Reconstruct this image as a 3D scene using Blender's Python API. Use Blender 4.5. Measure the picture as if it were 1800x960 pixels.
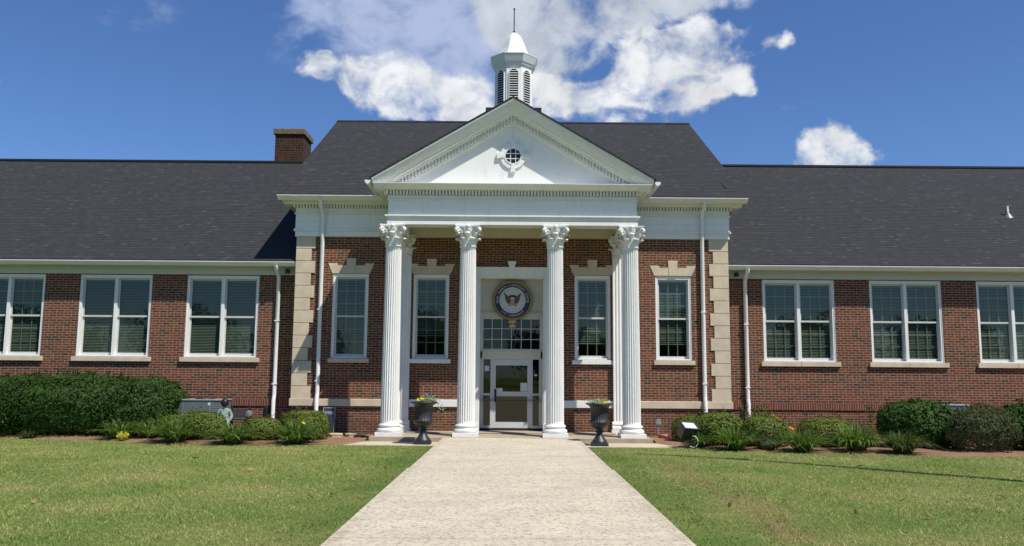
import bpy, math, random
import numpy as np
from mathutils import Vector, Matrix, Euler

# ------------------------------------------------------------------ camera, sky, sun, exposure
for o in list(bpy.data.objects):
    bpy.data.objects.remove(o)
SC = bpy.context.scene
COL = SC.collection
SC.render.engine = 'CYCLES'
SC.render.resolution_x, SC.render.resolution_y = 1024, 546
PI = math.pi

cam_d = bpy.data.cameras.new('camera')
cam = bpy.data.objects.new('camera', cam_d); COL.objects.link(cam)
cam_d.sensor_width = 36.0
cam_d.lens = 1470.0 / 1800.0 * 36.0
cam_d.clip_end = 2000
pit, rol = math.radians(7.0), 0.0078
fw = Vector((0, math.cos(pit), math.sin(pit))); up0 = Vector((0, -math.sin(pit), math.cos(pit))); rt0 = Vector((1, 0, 0))
rt = rt0 * math.cos(rol) + up0 * math.sin(rol); up = up0 * math.cos(rol) - rt0 * math.sin(rol)
M = Matrix((rt, up, -fw)).transposed().to_4x4()
M.translation = Vector((0, -23.6, 1.6))
cam.matrix_world = M
SC.camera = cam

SUN = Vector((0.475, -0.435, 1.0)).normalized()
SUN_EL = math.asin(SUN.z)
SUN_STRENGTH, SKY_STRENGTH, EXPOSURE = 5.0, 0.079, 0.19
sd = bpy.data.lights.new('sun', 'SUN'); sd.energy = SUN_STRENGTH; sd.angle = math.radians(0.5); sd.color = (1, 0.945, 0.85)
so = bpy.data.objects.new('sun', sd); COL.objects.link(so)
so.rotation_euler = SUN.to_track_quat('Z', 'Y').to_euler()
so.location = (20, -20, 40)

SC.view_settings.view_transform = 'Standard'
SC.view_settings.look = 'None'
SC.view_settings.exposure = EXPOSURE
SC.view_settings.gamma = 1
SC.view_settings.use_curve_mapping = False
SC.cycles.max_bounces = 6
SC.cycles.diffuse_bounces = 3
SC.cycles.glossy_bounces = 3
SC.cycles.transparent_max_bounces = 12
SC.cycles.use_denoising = True
SC.cycles.caustics_reflective = False
SC.cycles.caustics_refractive = False


class NT:
    """small helper to write node trees"""
    def __init__(s, tree):
        s.t = tree; s.n = tree.nodes; s.l = tree.links
    def new(s, typ, **kw):
        n = s.n.new(typ)
        for k, v in kw.items():
            if hasattr(n, k): setattr(n, k, v)
        return n
    def put(s, sock, v):
        if isinstance(v, bpy.types.NodeSocket): s.l.new(v, sock)
        elif v is not None:
            if sock.type == 'RGBA' and len(v) == 3: v = (*v, 1)
            sock.default_value = v
    def math(s, op, a, b=None, c=None, clamp=False):
        n = s.new('ShaderNodeMath', operation=op); n.use_clamp = clamp
        s.put(n.inputs[0], a)
        if b is not None: s.put(n.inputs[1], b)
        if c is not None: s.put(n.inputs[2], c)
        return n.outputs[0]
    def vmath(s, op, a, b=None):
        n = s.new('ShaderNodeVectorMath', operation=op)
        s.put(n.inputs[0], a)
        if b is not None: s.put(n.inputs[1], b)
        return n.outputs['Value'] if op in ('LENGTH', 'DOT_PRODUCT', 'DISTANCE') else n.outputs[0]
    def mix(s, f, a, b, blend='MIX'):
        n = s.new('ShaderNodeMix', data_type='RGBA', blend_type=blend)
        s.put(n.inputs[0], f); s.put(n.inputs[6], a); s.put(n.inputs[7], b)
        return n.outputs[2]
    def noise(s, vec, scale, detail=3, rough=0.55, dist=0.0, color=False):
        n = s.new('ShaderNodeTexNoise')
        if vec is not None: s.put(n.inputs['Vector'], vec)
        n.inputs['Scale'].default_value = scale; n.inputs['Detail'].default_value = detail
        n.inputs['Roughness'].default_value = rough; n.inputs['Distortion'].default_value = dist
        return n.outputs['Color' if color else 'Fac']
    def ramp(s, f, stops, interp='LINEAR'):
        n = s.new('ShaderNodeValToRGB'); cr = n.color_ramp; cr.interpolation = interp
        while len(cr.elements) < len(stops): cr.elements.new(0.5)
        for e, (p, c) in zip(cr.elements, stops):
            e.position = p; e.color = (*c, 1) if len(c) == 3 else c
        s.put(n.inputs[0], f)
        return n.outputs[0]
    def maprange(s, v, a, b, c=0.0, d=1.0, smooth=False):
        n = s.new('ShaderNodeMapRange'); n.clamp = True
        if smooth: n.interpolation_type = 'SMOOTHSTEP'
        s.put(n.inputs[0], v); s.put(n.inputs[1], a); s.put(n.inputs[2], b); s.put(n.inputs[3], c); s.put(n.inputs[4], d)
        return n.outputs[0]
    def comb(s, x, y, z):
        n = s.new('ShaderNodeCombineXYZ'); s.put(n.inputs[0], x); s.put(n.inputs[1], y); s.put(n.inputs[2], z); return n.outputs[0]
    def sep(s, v):
        n = s.new('ShaderNodeSeparateXYZ'); s.put(n.inputs[0], v); return n.outputs


def build_world():
    w = bpy.data.worlds.new('World'); SC.world = w; w.use_nodes = True
    T = NT(w.node_tree); T.n.clear()
    sky = T.new('ShaderNodeTexSky'); sky.sky_type = 'NISHITA'; sky.sun_disc = False
    sky.sun_elevation = SUN_EL; sky.sun_rotation = math.atan2(SUN.x, SUN.y)
    sky.altitude = 200; sky.air_density = 1.0; sky.dust_density = 0.25; sky.ozone_density = 3.0
    skyc = T.vmath('MULTIPLY', sky.outputs[0], (SKY_STRENGTH * 0.74, SKY_STRENGTH * 0.97, SKY_STRENGTH * 1.34))
    # clouds: soft lumps placed by compass bearing and elevation, edges broken by fractal noise
    tc = T.new('ShaderNodeTexCoord'); d = T.sep(tc.outputs['Generated'])
    az = T.math('ARCTAN2', d[0], d[1]); el = T.math('ARCSINE', d[2])
    P = T.comb(az, el, 0.0)
    def ang(px, py):
        v = fw + rt * ((px - 900) / 1470) + up * ((480 - py) / 1470); v.normalize()
        return math.atan2(v.x, v.y), math.asin(v.z)
    warp = T.noise(P, 8.0, 8, 0.62, 0.0, color=True)
    Pw = T.vmath('ADD', P, T.vmath('MULTIPLY', T.vmath('SUBTRACT', warp, (0.5, 0.5, 0.5)), (0.09, 0.06, 0)))
    def field(blobs, vec):
        tot = None
        for px, py, rx, ry, wgt in blobs:
            a0, e0 = ang(px, py)
            q = T.vmath('MULTIPLY', T.vmath('SUBTRACT', vec, (a0, e0, 0)), (1470 / rx, 1470 / ry, 0))
            v = T.maprange(T.vmath('LENGTH', q), 1.9, 0.0, 0.0, wgt * 1.12, smooth=True)
            tot = v if tot is None else T.math('ADD', tot, v)
        return T.math('MINIMUM', tot, 1.0)
    heap = [(545, 108, 36, 24, .8), (600, 116, 48, 26, .8), (628, 156, 34, 22, .8), (700, 152, 56, 42, 1.0), (742, 166, 50, 32, .9),
            (792, 168, 54, 36, 1.0), (850, 182, 54, 34, 1.0), (835, 206, 60, 20, 1.0), (880, 205, 50, 24, 1.0), (930, 180, 46, 24, .9), (945, 155, 46, 34, 1.0), (985, 168, 60, 30, 1.0), (1042, 166, 40, 22, .8),
            (1095, 152, 48, 24, .9), (1140, 125, 62, 46, 1.0), (1195, 118, 66, 56, 1.0), (1228, 148, 50, 30, .9), (1150, 72, 52, 28, .75), (1240, 60, 56, 22, .85), (1215, 92, 48, 28, .8),
            (1288, 132, 30, 32, .9), (1150, 165, 90, 14, .45), (1075, 208, 50, 15, .72), (1362, 76, 26, 18, .95), 
            (1452, 258, 38, 26, 1.0), (1425, 274, 32, 22, .9), (1482, 280, 42, 24, .9), (1455, 292, 84, 18, .9), (-8, 272, 26, 10, .7),
            (760, 150, 190, 60, .22), (1130, 110, 150, 70, .20), (-140, 110, 90, 50, .8), (1990, 60, 110, 50, .8)]
    bank = [(940, 60, 80, 60, .95), (1005, 32, 110, 44, 1.0), (1090, 14, 120, 36, 1.0), (1210, 0, 90, 18, .8), (900, 12, 60, 40, .7), (990, 95, 70, 24, .7), (1000, -60, 240, 70, 1.0)]
    veil = [(715, 45, 180, 74, .62), (845, 100, 90, 90, .72), (630, 22, 120, 44, .36), (205, 15, 70, 30, .25), (760, -60, 240, 90, .6), (1380, 195, 40, 7, .3), (760, 110, 120, 50, .35)]
    n1 = T.noise(P, 17.0, 8, 0.54, 0.4)
    n2 = T.noise(T.vmath('MULTIPLY', P, (1.0, 1.5, 1)), 70.0, 9, 0.62, 0.3)
    tex = T.math('ADD', T.math('MULTIPLY', T.math('SUBTRACT', n1, 0.5), 3.9), T.math('MULTIPLY', T.math('SUBTRACT', n2, 0.5), 0.75))
    fh = field(heap, Pw); fb = field(bank, Pw); fv = field(veil, Pw)
    ah = T.maprange(T.math('ADD', fh, T.math('MULTIPLY', tex, T.math('MULTIPLY', T.maprange(fh, 0.0, 0.4, 0.0, 1.0), T.math('SUBTRACT', 1.25, T.math('MULTIPLY', fh, 0.55))))), 0.34, 1.30, 0, 1.0, smooth=True)
    ab = T.maprange(T.math('ADD', fb, T.math('MULTIPLY', tex, T.maprange(fb, 0.0, 0.4, 0.0, 0.8))), 0.15, 1.30, 0, 0.95, smooth=True)
    n3 = T.noise(T.vmath('MULTIPLY', P, (1.0, 1.6, 1)), 15.0, 10, 0.60, 0.15)
    av = T.maprange(T.math('ADD', fv, T.math('MULTIPLY', T.math('SUBTRACT', n3, 0.5), 2.6)), 0.10, 1.25, 0, 0.85, smooth=True)
    av = T.math('MULTIPLY', av, T.maprange(fv, 0.0, 0.22, 0, 1, smooth=True))
    relief = T.math('SUBTRACT', T.noise(P, 24.0, 8, 0.55), T.noise(T.vmath('ADD', P, (0.010, 0.016, 0)), 24.0, 8, 0.55))   # lit towards the upper right
    soft = T.noise(P, 11.0, 4, 0.5)
    wht = T.math('ADD', T.math('ADD', T.maprange(soft, 0.35, 0.68, 0.70, 0.86), T.math('MULTIPLY', relief, 0.32)), T.math('MULTIPLY', T.math('SUBTRACT', ah, 1.0), 0.10))
    ch = T.vmath('MULTIPLY', T.comb(wht, wht, wht), (0.95, 0.97, 1.0))
    gr = T.math('ADD', T.maprange(soft, 0.35, 0.68, 0.48, 0.66), T.math('MULTIPLY', relief, 0.2))
    cb = T.vmath('MULTIPLY', T.comb(gr, gr, gr), (0.90, 0.98, 1.10))
    c = T.mix(av, skyc, (0.44, 0.51, 0.70))
    c = T.mix(ab, c, cb)
    c = T.mix(ah, c, ch)
    bg = T.new('ShaderNodeBackground'); T.put(bg.inputs[0], c); bg.inputs[1].default_value = 1.0
    out = T.new('ShaderNodeOutputWorld'); T.l.new(bg.outputs[0], out.inputs[0])
build_world()

rng = np.random.default_rng(7)
random.seed(7)

# ------------------------------------------------------------------ materials
MATS = {}
def material(name):
    m = bpy.data.materials.new(name); m.use_nodes = True
    T = NT(m.node_tree); b = T.n['Principled BSDF']
    MATS[name] = m
    return m, T, b
def pos(T): return T.new('ShaderNodeNewGeometry').outputs['Position']
def setbump(T, b, h, strength=0.4, dist=0.01):
    n = T.new('ShaderNodeBump'); n.inputs['Strength'].default_value = strength; n.inputs['Distance'].default_value = dist
    T.put(n.inputs['Height'], h); T.l.new(n.outputs[0], b.inputs['Normal'])

def simple(name, col, rough=0.6, metal=0.0, var=0.12, scale=6.0, bump=0.0, spec=0.5, fine=0.0):
    m, T, b = material(name)
    p = pos(T)
    n = T.noise(p, scale, 5, 0.6)
    dark = tuple(c * (1 - var) for c in col); light = tuple(min(1, c * (1 + var)) for c in col)
    c = T.ramp(n, [(0.3, dark), (0.7, light)])
    if fine:
        f = T.noise(p, 60, 3, 0.6)
        c = T.mix(T.maprange(f, 0.35, 0.65, 0, fine), c, tuple(x * .55 for x in col))
    T.put(b.inputs['Base Color'], c)
    b.inputs['Roughness'].default_value = rough; b.inputs['Metallic'].default_value = metal
    b.inputs['Specular IOR Level'].default_value = spec
    if bump: setbump(T, b, T.noise(p, scale * 8, 4, 0.6), bump, 0.01)
    return m

def brick(name, soldier=False, tint=1.0, dark=0.0):
    m, T, b = material(name)
    p = pos(T)
    jig = T.vmath('MULTIPLY', T.vmath('SUBTRACT', T.noise(p, 14, 3, 0.6, color=True), (.5, .5, .5)), (.012, .012, .009))
    x, y, z = T.sep(T.vmath('ADD', p, jig))[:3]
    u = T.math('ADD', x, T.math('MULTIPLY', y, 1.0)); v = z
    if soldier:
        W, H = 0.0695, 0.5; row = 0.0
        cu = T.math('DIVIDE', u, W); fv = 0.5
        col = T.math('FLOOR', cu); fu = T.math('FRACT', cu)
        mort = T.math('LESS_THAN', fu, 0.16)
    else:
        W, H = 0.212, 0.0695
        rv = T.math('DIVIDE', T.math('ADD', v, 0.5), H); row = T.math('FLOOR', rv); fv = T.math('FRACT', rv)
        hdr = T.math('LESS_THAN', T.math('MODULO', T.math('ADD', row, 600.0), 6.0), 0.9)
        rnd = T.new('ShaderNodeTexWhiteNoise', noise_dimensions='1D'); T.put(rnd.inputs['W'], row)
        sh = T.math('ADD', T.math('MULTIPLY', T.math('MODULO', T.math('ADD', row, 600.0), 2.0), 0.5), T.math('MULTIPLY', rnd.outputs[0], 0.12))
        cu = T.math('ADD', T.math('DIVIDE', u, W), sh)
        cu = T.math('MULTIPLY', cu, T.math('ADD', 1.0, hdr))
        col = T.math('FLOOR', cu); fu = T.math('FRACT', cu)
        mu = T.math('MULTIPLY', T.math('ADD', 1.0, hdr), 0.055)
        mort = T.math('MAXIMUM', T.math('LESS_THAN', fu, mu), T.math('LESS_THAN', fv, 0.17))
    wn = T.new('ShaderNodeTexWhiteNoise', noise_dimensions='2D'); T.put(wn.inputs['Vector'], T.comb(col, row, 0.0))
    k = tint * .90
    cols = [(0.0, (.165*k, .044*k, .025*k)), (0.22, (.205*k, .058*k, .031*k)), (0.42, (.14*k, .039*k, .024*k)), (0.55, (.24*k, .078*k, .040*k)),
            (0.66, (.11*k, .050*k, .031*k)), (0.77 - dark, (.050*k, .036*k, .028*k)), (0.90, (.18*k, .048*k, .030*k))]
    if soldier: cols = [(0.0, (.15, .04, .028)), (0.4, (.19, .052, .034)), (0.75, (.12, .04, .03))]
    bc = T.ramp(wn.outputs[0], cols, 'CONSTANT')
    g = T.noise(p, 45, 4, 0.65)
    bc = T.mix(T.maprange(g, 0.3, 0.75, 0.0, 0.45), bc, (.06*k, .03*k, .025*k))
    big = T.noise(p, 0.7, 4, 0.6)
    bc = T.mix(T.maprange(big, 0.4, 0.75, 0.0, 0.22), bc, (.11*k, .055*k, .042*k))
    dn = T.noise(p, 2.6, 6, .7)
    x0, y0, z0 = T.sep(p)[:3]
    soil = T.math('MULTIPLY', T.maprange(z0, .75, -.05, 0, 1), T.maprange(dn, .36, .62, 0, .7))
    run = T.noise(T.comb(T.math('MULTIPLY', x0, 4.0), T.math('MULTIPLY', y0, 4.0), T.math('MULTIPLY', z0, .5)), 1.0, 5, .65)
    soil = T.math('MAXIMUM', soil, T.maprange(run, .60, .80, 0, .40))
    mc = T.mix(T.noise(p, 8, 4, .6), (.50*k, .375*k, .235*k), (.35*k, .265*k, .17*k))
    T.put(b.inputs['Base Color'], T.mix(soil, T.mix(mort, bc, mc), (.085, .055, .042)))
    b.inputs['Roughness'].default_value = 0.88; b.inputs['Specular IOR Level'].default_value = 0.25
    hgt = T.math('ADD', T.math('SUBTRACT', 1.0, mort), T.math('MULTIPLY', g, 0.3))
    setbump(T, b, hgt, 0.7, 0.006)
    return m

def shingle(name):
    m, T, b = material(name)
    p = pos(T)
    jig = T.math('MULTIPLY', T.math('SUBTRACT', T.noise(p, 1.6, 3, .6), .5), .012)
    x, y, z = T.sep(p)[:3]
    ns = T.sep(T.new('ShaderNodeNewGeometry').outputs['Normal'])
    side = T.math('GREATER_THAN', T.math('ABSOLUTE', ns[0]), 0.3)
    u = T.math('ADD', T.math('MULTIPLY', x, T.math('SUBTRACT', 1.0, side)), T.math('MULTIPLY', y, side))
    rv = T.math('DIVIDE', T.math('ADD', z, jig), 0.0715); row = T.math('FLOOR', rv); fv = T.math('FRACT', rv)
    r1 = T.new('ShaderNodeTexWhiteNoise', noise_dimensions='1D'); T.put(r1.inputs['W'], row)
    cu = T.math('ADD', T.math('DIVIDE', u, 0.15), T.math('MULTIPLY', r1.outputs[0], 7.0))
    col = T.math('FLOOR', cu)
    wn = T.new('ShaderNodeTexWhiteNoise', noise_dimensions='2D'); T.put(wn.inputs['Vector'], T.comb(col, row, 0.0))
    c = T.ramp(wn.outputs[0], [(0, (.036, .037, .040)), (.30, (.043, .044, .048)), (.55, (.039, .040, .043)), (.80, (.047, .048, .051)), (.965, (.066, .066, .068))], 'CONSTANT')
    g = T.noise(p, 120, 2, .6)
    c = T.mix(T.maprange(g, .3, .7, 0, .45), c, (.022, .022, .025))
    bn = T.noise(p, .55, 5, .62)
    c = T.mix(T.maprange(bn, .40, .7, 0, .12), c, (.045, .045, .046))
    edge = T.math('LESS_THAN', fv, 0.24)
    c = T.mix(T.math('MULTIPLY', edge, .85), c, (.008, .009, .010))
    T.put(b.inputs['Base Color'], c)
    b.inputs['Roughness'].default_value = .92; b.inputs['Specular IOR Level'].default_value = .2
    setbump(T, b, T.math('ADD', T.math('SUBTRACT', 1.0, fv), T.math('MULTIPLY', wn.outputs[0], .7)), .6, .008)
    return m

def leafmat(name, a, bcol, rough=.5, trans=.25, dry=None):
    m, T, b = material(name)
    g = T.new('ShaderNodeNewGeometry')
    r = g.outputs['Random Per Island']
    n = T.noise(g.outputs['Position'], 3.0, 3, .6)
    f = T.math('ADD', T.math('MULTIPLY', r, .7), T.math('MULTIPLY', n, .3))
    stops = [(0.05, a), (0.75, bcol)]
    if dry: stops = [(0.05, a), (0.70, bcol), (0.86, dry)]
    T.put(b.inputs['Base Color'], T.ramp(f, stops))
    b.inputs['Roughness'].default_value = max(rough, .55); b.inputs['Specular IOR Level'].default_value = .12
    tr = T.new('ShaderNodeBsdfTranslucent'); tr.inputs[0].default_value = (bcol[0] * 1.5, bcol[1] * 1.6, bcol[2] * .8, 1)
    mx = T.new('ShaderNodeMixShader'); mx.inputs[0].default_value = trans
    T.l.new(b.outputs[0], mx.inputs[1]); T.l.new(tr.outputs[0], mx.inputs[2])
    T.l.new(mx.outputs[0], T.n['Material Output'].inputs[0])
    return m

def glassmat(name, tint=(.50, .55, .52), refl=0.10):
    m, T, b = material(name)
    T.n.remove(b)
    tr = T.new('ShaderNodeBsdfTransparent'); tr.inputs[0].default_value = (*tint, 1)
    gl = T.new('ShaderNodeBsdfGlossy'); gl.inputs['Roughness'].default_value = 0.015; gl.inputs[0].default_value = (.92, .90, .72, 1)
    p = pos(T)
    bp = T.new('ShaderNodeBump'); bp.inputs['Strength'].default_value = .06; bp.inputs['Distance'].default_value = .02
    T.put(bp.inputs['Height'], T.noise(p, 1.3, 2, .5)); T.l.new(bp.outputs[0], gl.inputs['Normal'])
    g = T.new('ShaderNodeNewGeometry')
    ca = T.math('ABSOLUTE', T.vmath('DOT_PRODUCT', g.outputs['Incoming'], g.outputs['Normal']))      # same from both sides of the sheet
    sch = T.math('POWER', T.math('SUBTRACT', 1.0, ca), 5.0)
    f = T.math('ADD', T.math('MULTIPLY', sch, .9), refl, clamp=True)
    mx = T.new('ShaderNodeMixShader'); T.put(mx.inputs[0], f)
    T.l.new(tr.outputs[0], mx.inputs[1]); T.l.new(gl.outputs[0], mx.inputs[2])
    T.l.new(mx.outputs[0], T.n['Material Output'].inputs[0])
    return m

BRICK = brick('red_brick'); SOLDIER = brick('soldier_brick', True); CHIMBRICK = brick('chimney_brick', False, .34, .42)
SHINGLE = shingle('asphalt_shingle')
def whitepaint(name='white_paint', base=(.80, .80, .77), rough=.45):
    m, T, b = material(name)
    p = pos(T)
    n = T.noise(p, 2.2, 6, .65)
    x, y, z = T.sep(p)[:3]
    st = T.noise(T.comb(T.math('MULTIPLY', x, 9.0), T.math('MULTIPLY', y, 9.0), T.math('MULTIPLY', z, .8)), 1.0, 5, .65)
    c = T.ramp(n, [(.3, base), (.72, tuple(v * .93 for v in base))])
    c = T.mix(T.maprange(st, .54, .80, 0, .38), c, (.50, .48, .41))
    gm = T.noise(p, 5.0, 6, .7)
    c = T.mix(T.math('MULTIPLY', T.maprange(gm, .50, .72, 0, .55), T.maprange(T.math('ABSOLUTE', T.math('SUBTRACT', z, .16)), .35, .0, 0, 1)), c, (.42, .36, .27))
    T.put(b.inputs['Base Color'], c)
    b.inputs['Roughness'].default_value = rough; b.inputs['Specular IOR Level'].default_value = .35
    setbump(T, b, T.noise(p, 40, 4, .6), .08, .004)
    return m
WHITE = whitepaint()
SASHSHADE = whitepaint('sash_shade_paint', (.56, .57, .54), .5)  # white greyed down: recess shade and dirt put into the colour
CREAMSHADE = whitepaint('cream_shade_paint', (.60, .57, .46), .5)  # cream of the entrance panel; its darker tone doubles as portico shade
GUTTERW = whitepaint('gutter_white', (.78, .78, .75), .35)
TRIMGREY = simple('grey_white_door_paint', (.55, .56, .55), .45, var=.05)
STONE = simple('limestone', (.58, .485, .35), .85, var=.13, scale=3.0, bump=.15, fine=.12)
CONC = simple('slab_concrete', (.36, .30, .215), .9, var=.16, scale=4, bump=.2, fine=.25)
PADC = simple('pad_concrete', (.50, .43, .31), .9, var=.12, scale=4, bump=.2, fine=.2)
BLACKIRON = simple('black_iron', (.022, .022, .024), .45, var=.25, scale=14, bump=.15)
DARK = simple('dark_void', (.012, .012, .013), .8)
BLACKVENT = simple('black_ridge_vent', (.01, .01, .012), .8)
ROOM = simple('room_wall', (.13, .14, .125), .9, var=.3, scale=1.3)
BLIND = simple('blind_slat', (.52, .54, .47), .6, var=.05)
GLASS = glassmat('window_glass', (.47, .53, .48), .065)
GLASSD = glassmat('door_glass', (.16, .19, .19), .055)
METALGR = simple('galvanised_green_grey', (.15, .185, .18), .45, .3, .1, 4)
METALLT = simple('light_grey_metal', (.28, .31, .30), .45, .2, .08, 4)
BRONZE = simple('dark_bronze', (.035, .034, .032), .42, .6, .35, 12, .2)
VERDI = simple('verdigris', (.19, .26, .23), .6, .1, .35, 9, .2)
GREYSTAT = simple('weathered_grey_stone', (.13, .13, .125), .8, 0, .4, 14, .4)
ALU = simple('aluminium', (.55, .56, .57), .35, .8, .06)
GOLD = simple('gold_paint', (.25, .185, .062), .45, .25, .15, 12)
NAVY = simple('navy_paint', (.012, .016, .048), .5)
EMBW = simple('emblem_white', (.50, .52, .48), .55, var=.04)
EAGLE = simple('eagle_brown', (.10, .072, .05), .6, var=.3, scale=30)
EAGLEG = simple('eagle_dark_green', (.035, .055, .045), .6)
RED = simple('emblem_red', (.35, .045, .03), .55)
TAN = simple('carved_tan', (.52, .40, .22), .6, var=.2, scale=20)
PAPER = simple('paper', (.62, .64, .62), .8, var=.05)
TERRA = simple('terracotta', (.40, .17, .11), .8, var=.2)
HOSE = simple('pale_hose', (.62, .60, .54), .5)
FLSTONE = simple('flagstone', (.46, .38, .25), .85, var=.35, scale=5, bump=.4)
LENS = glassmat('lamp_lens', (.9, .9, .9), .08)
REFLECT = simple('lamp_reflector', (.85, .85, .85), .5, 0, .02)
TRUNK = simple('bark', (.09, .065, .045), .9, var=.3, scale=12, bump=.5)
FLAGRED = simple('flag_red', (.45, .03, .04), .7); FLAGWHITE = simple('flag_white', (.8, .8, .8), .7); FLAGBLUE = simple('flag_blue', (.02, .03, .14), .7)
BOX = leafmat('boxwood_leaf', (.034, .060, .011), (.125, .160, .026), .5, .05)
YEW = leafmat('yew_leaf', (.012, .032, .007), (.042, .086, .017), .5, .12)
DARKSH = leafmat('holly_leaf', (.012, .034, .006), (.044, .098, .015), .4, .12)
LILY = leafmat('daylily_blade', (.045, .095, .018), (.125, .20, .048), .45, .25, (.26, .25, .09))
LILYD = leafmat('dull_clump_blade', (.045, .072, .022), (.085, .115, .04), .5, .25, (.20, .17, .08))
GREYSH = leafmat('grey_twig_leaf', (.035, .052, .020), (.085, .10, .045), .6, .2, (.13, .11, .06))
BRIGHT = leafmat('fresh_green_leaf', (.055, .12, .02), (.10, .19, .04), .5, .3)
SILVER = leafmat('silver_leaf', (.19, .25, .17), (.30, .36, .24), .6, .25)
YELLOWL = leafmat('yellow_leaf', (.42, .40, .04), (.62, .56, .08), .5, .3)
PETALY = simple('yellow_petal', (.80, .62, .04), .6); PETALO = simple('orange_petal', (.80, .33, .02), .6); PETALW = simple('white_petal', (.8, .78, .72), .6)
DRYLEAF = leafmat('dry_leaf', (.16, .085, .035), (.40, .27, .13), .7, .1)
TREELEAF = leafmat('tree_leaf', (.025, .055, .012), (.06, .10, .025), .5, .2)

def grassground():
    m, T, b = material('lawn_turf')
    p = pos(T); x, y, z = T.sep(p)[:3]
    n1 = T.noise(p, .55, 5, .6); n2 = T.noise(p, 6, 5, .65); n3 = T.noise(p, 60, 3, .7)
    c = T.ramp(n1, [(.32, (.10, .18, .034)), (.50, (.165, .22, .05)), (.66, (.25, .26, .08))])
    c = T.mix(T.maprange(n2, .40, .66, 0, .6), c, (.062, .112, .022))
    c = T.mix(T.maprange(n3, .35, .65, 0, .55), c, (.20, .20, .075))
    # worn strip beside the walk
    d = T.math('ABSOLUTE', T.math('SUBTRACT', x, T.math('ADD', 3.0, T.math('MULTIPLY', T.math('SUBTRACT', T.noise(p, .4, 3), .5), 1.1))))
    trk = T.math('MULTIPLY', T.maprange(d, .55, .05, 0, 1, True), T.maprange(T.noise(p, 1.8, 5, .7), .38, .6, 0, .75))
    trk = T.math('MULTIPLY', trk, T.maprange(y, -6.2, -7.5, 0, 1))
    c = T.mix(trk, c, (.26, .185, .095))
    T.put(b.inputs['Base Color'], c); b.inputs['Roughness'].default_value = .95; b.inputs['Specular IOR Level'].default_value = .1
    setbump(T, b, T.math('ADD', n3, T.math('MULTIPLY', n2, .7)), .9, .03)
    return m
TURF = grassground()
def blademat():
    m, T, b = material('grass_blade')
    g = T.new('ShaderNodeNewGeometry'); p = g.outputs['Position']; x, y, z = T.sep(p)[:3]
    r = g.outputs['Random Per Island']
    n1 = T.noise(p, .55, 5, .6); n2 = T.noise(p, 6, 5, .65)
    f = T.math('ADD', T.math('ADD', T.math('MULTIPLY', r, .34), T.math('MULTIPLY', n1, .85)), T.math('MULTIPLY', n2, .30))
    c = T.ramp(f, [(.44, (.165, .255, .046)), (.66, (.275, .345, .088)), (.86, (.41, .41, .145)), (1.0, (.54, .46, .22))])
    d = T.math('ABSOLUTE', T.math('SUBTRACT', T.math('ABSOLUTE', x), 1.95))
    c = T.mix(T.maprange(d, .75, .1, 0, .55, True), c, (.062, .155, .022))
    d = T.math('ABSOLUTE', T.math('SUBTRACT', x, T.math('ADD', 3.0, T.math('MULTIPLY', T.math('SUBTRACT', T.noise(p, .4, 3), .5), 1.1))))
    trk = T.math('MULTIPLY', T.maprange(d, .55, .05, 0, 1, True), T.maprange(T.noise(p, 1.8, 5, .7), .38, .6, 0, .6))
    trk = T.math('MULTIPLY', trk, T.maprange(y, -6.2, -7.5, 0, 1))
    c = T.mix(trk, c, (.30, .215, .11))
    T.put(b.inputs['Base Color'], c); b.inputs['Roughness'].default_value = .6; b.inputs['Specular IOR Level'].default_value = .25
    tr = T.new('ShaderNodeBsdfTranslucent'); T.put(tr.inputs[0], c)
    mx = T.new('ShaderNodeMixShader'); mx.inputs[0].default_value = .3
    T.l.new(b.outputs[0], mx.inputs[1]); T.l.new(tr.outputs[0], mx.inputs[2]); T.l.new(mx.outputs[0], T.n['Material Output'].inputs[0])
    return m
BLADE = blademat()
def aggregate():
    m, T, b = material('exposed_aggregate')
    p = pos(T)
    n1 = T.noise(p, 1.1, 5, .6); n2 = T.noise(p, 24, 3, .75); n3 = T.noise(p, 60, 2, .7)
    x, y, z = T.sep(p)[:3]
    c = T.ramp(n1, [(.3, (.60, .54, .415)), (.7, (.49, .44, .335))])
    c = T.mix(T.maprange(n2, .50, .63, 0, .85), c, (.20, .175, .135))
    c = T.mix(T.maprange(n3, .55, .75, 0, .7), c, (.62, .57, .46))
    st = T.noise(T.comb(T.math('MULTIPLY', x, .16), y, 0.0), 2.0, 7, .68)
    c = T.mix(T.maprange(st, .48, .68, 0, .36), c, (.30, .275, .22))
    d = T.math('ABSOLUTE', T.math('SUBTRACT', T.math('ABSOLUTE', x), 1.70))
    c = T.mix(T.math('MULTIPLY', T.maprange(d, .16, 0, 0, .55, True), T.maprange(T.noise(p, 2.5, 5, .7), .4, .7, 0, 1)), c, (.25, .20, .12))
    T.put(b.inputs['Base Color'], c); b.inputs['Roughness'].default_value = .92; b.inputs['Specular IOR Level'].default_value = .15
    setbump(T, b, T.math('ADD', n2, n3), .5, .012)
    return m
AGG = aggregate()
def mulchmat():
    m, T, b = material('pine_straw_mulch')
    p = pos(T)
    n1 = T.noise(p, 2, 4, .6); n2 = T.noise(p, 40, 4, .75, 1.0)
    c = T.ramp(n2, [(.3, (.15, .08, .045)), (.5, (.29, .165, .095)), (.72, (.44, .28, .17))])
    c = T.mix(T.maprange(n1, .4, .7, 0, .4), c, (.13, .065, .04))
    T.put(b.inputs['Base Color'], c); b.inputs['Roughness'].default_value = .95
    setbump(T, b, n2, 1.0, .03)
    return m
MULCH = mulchmat()

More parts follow.
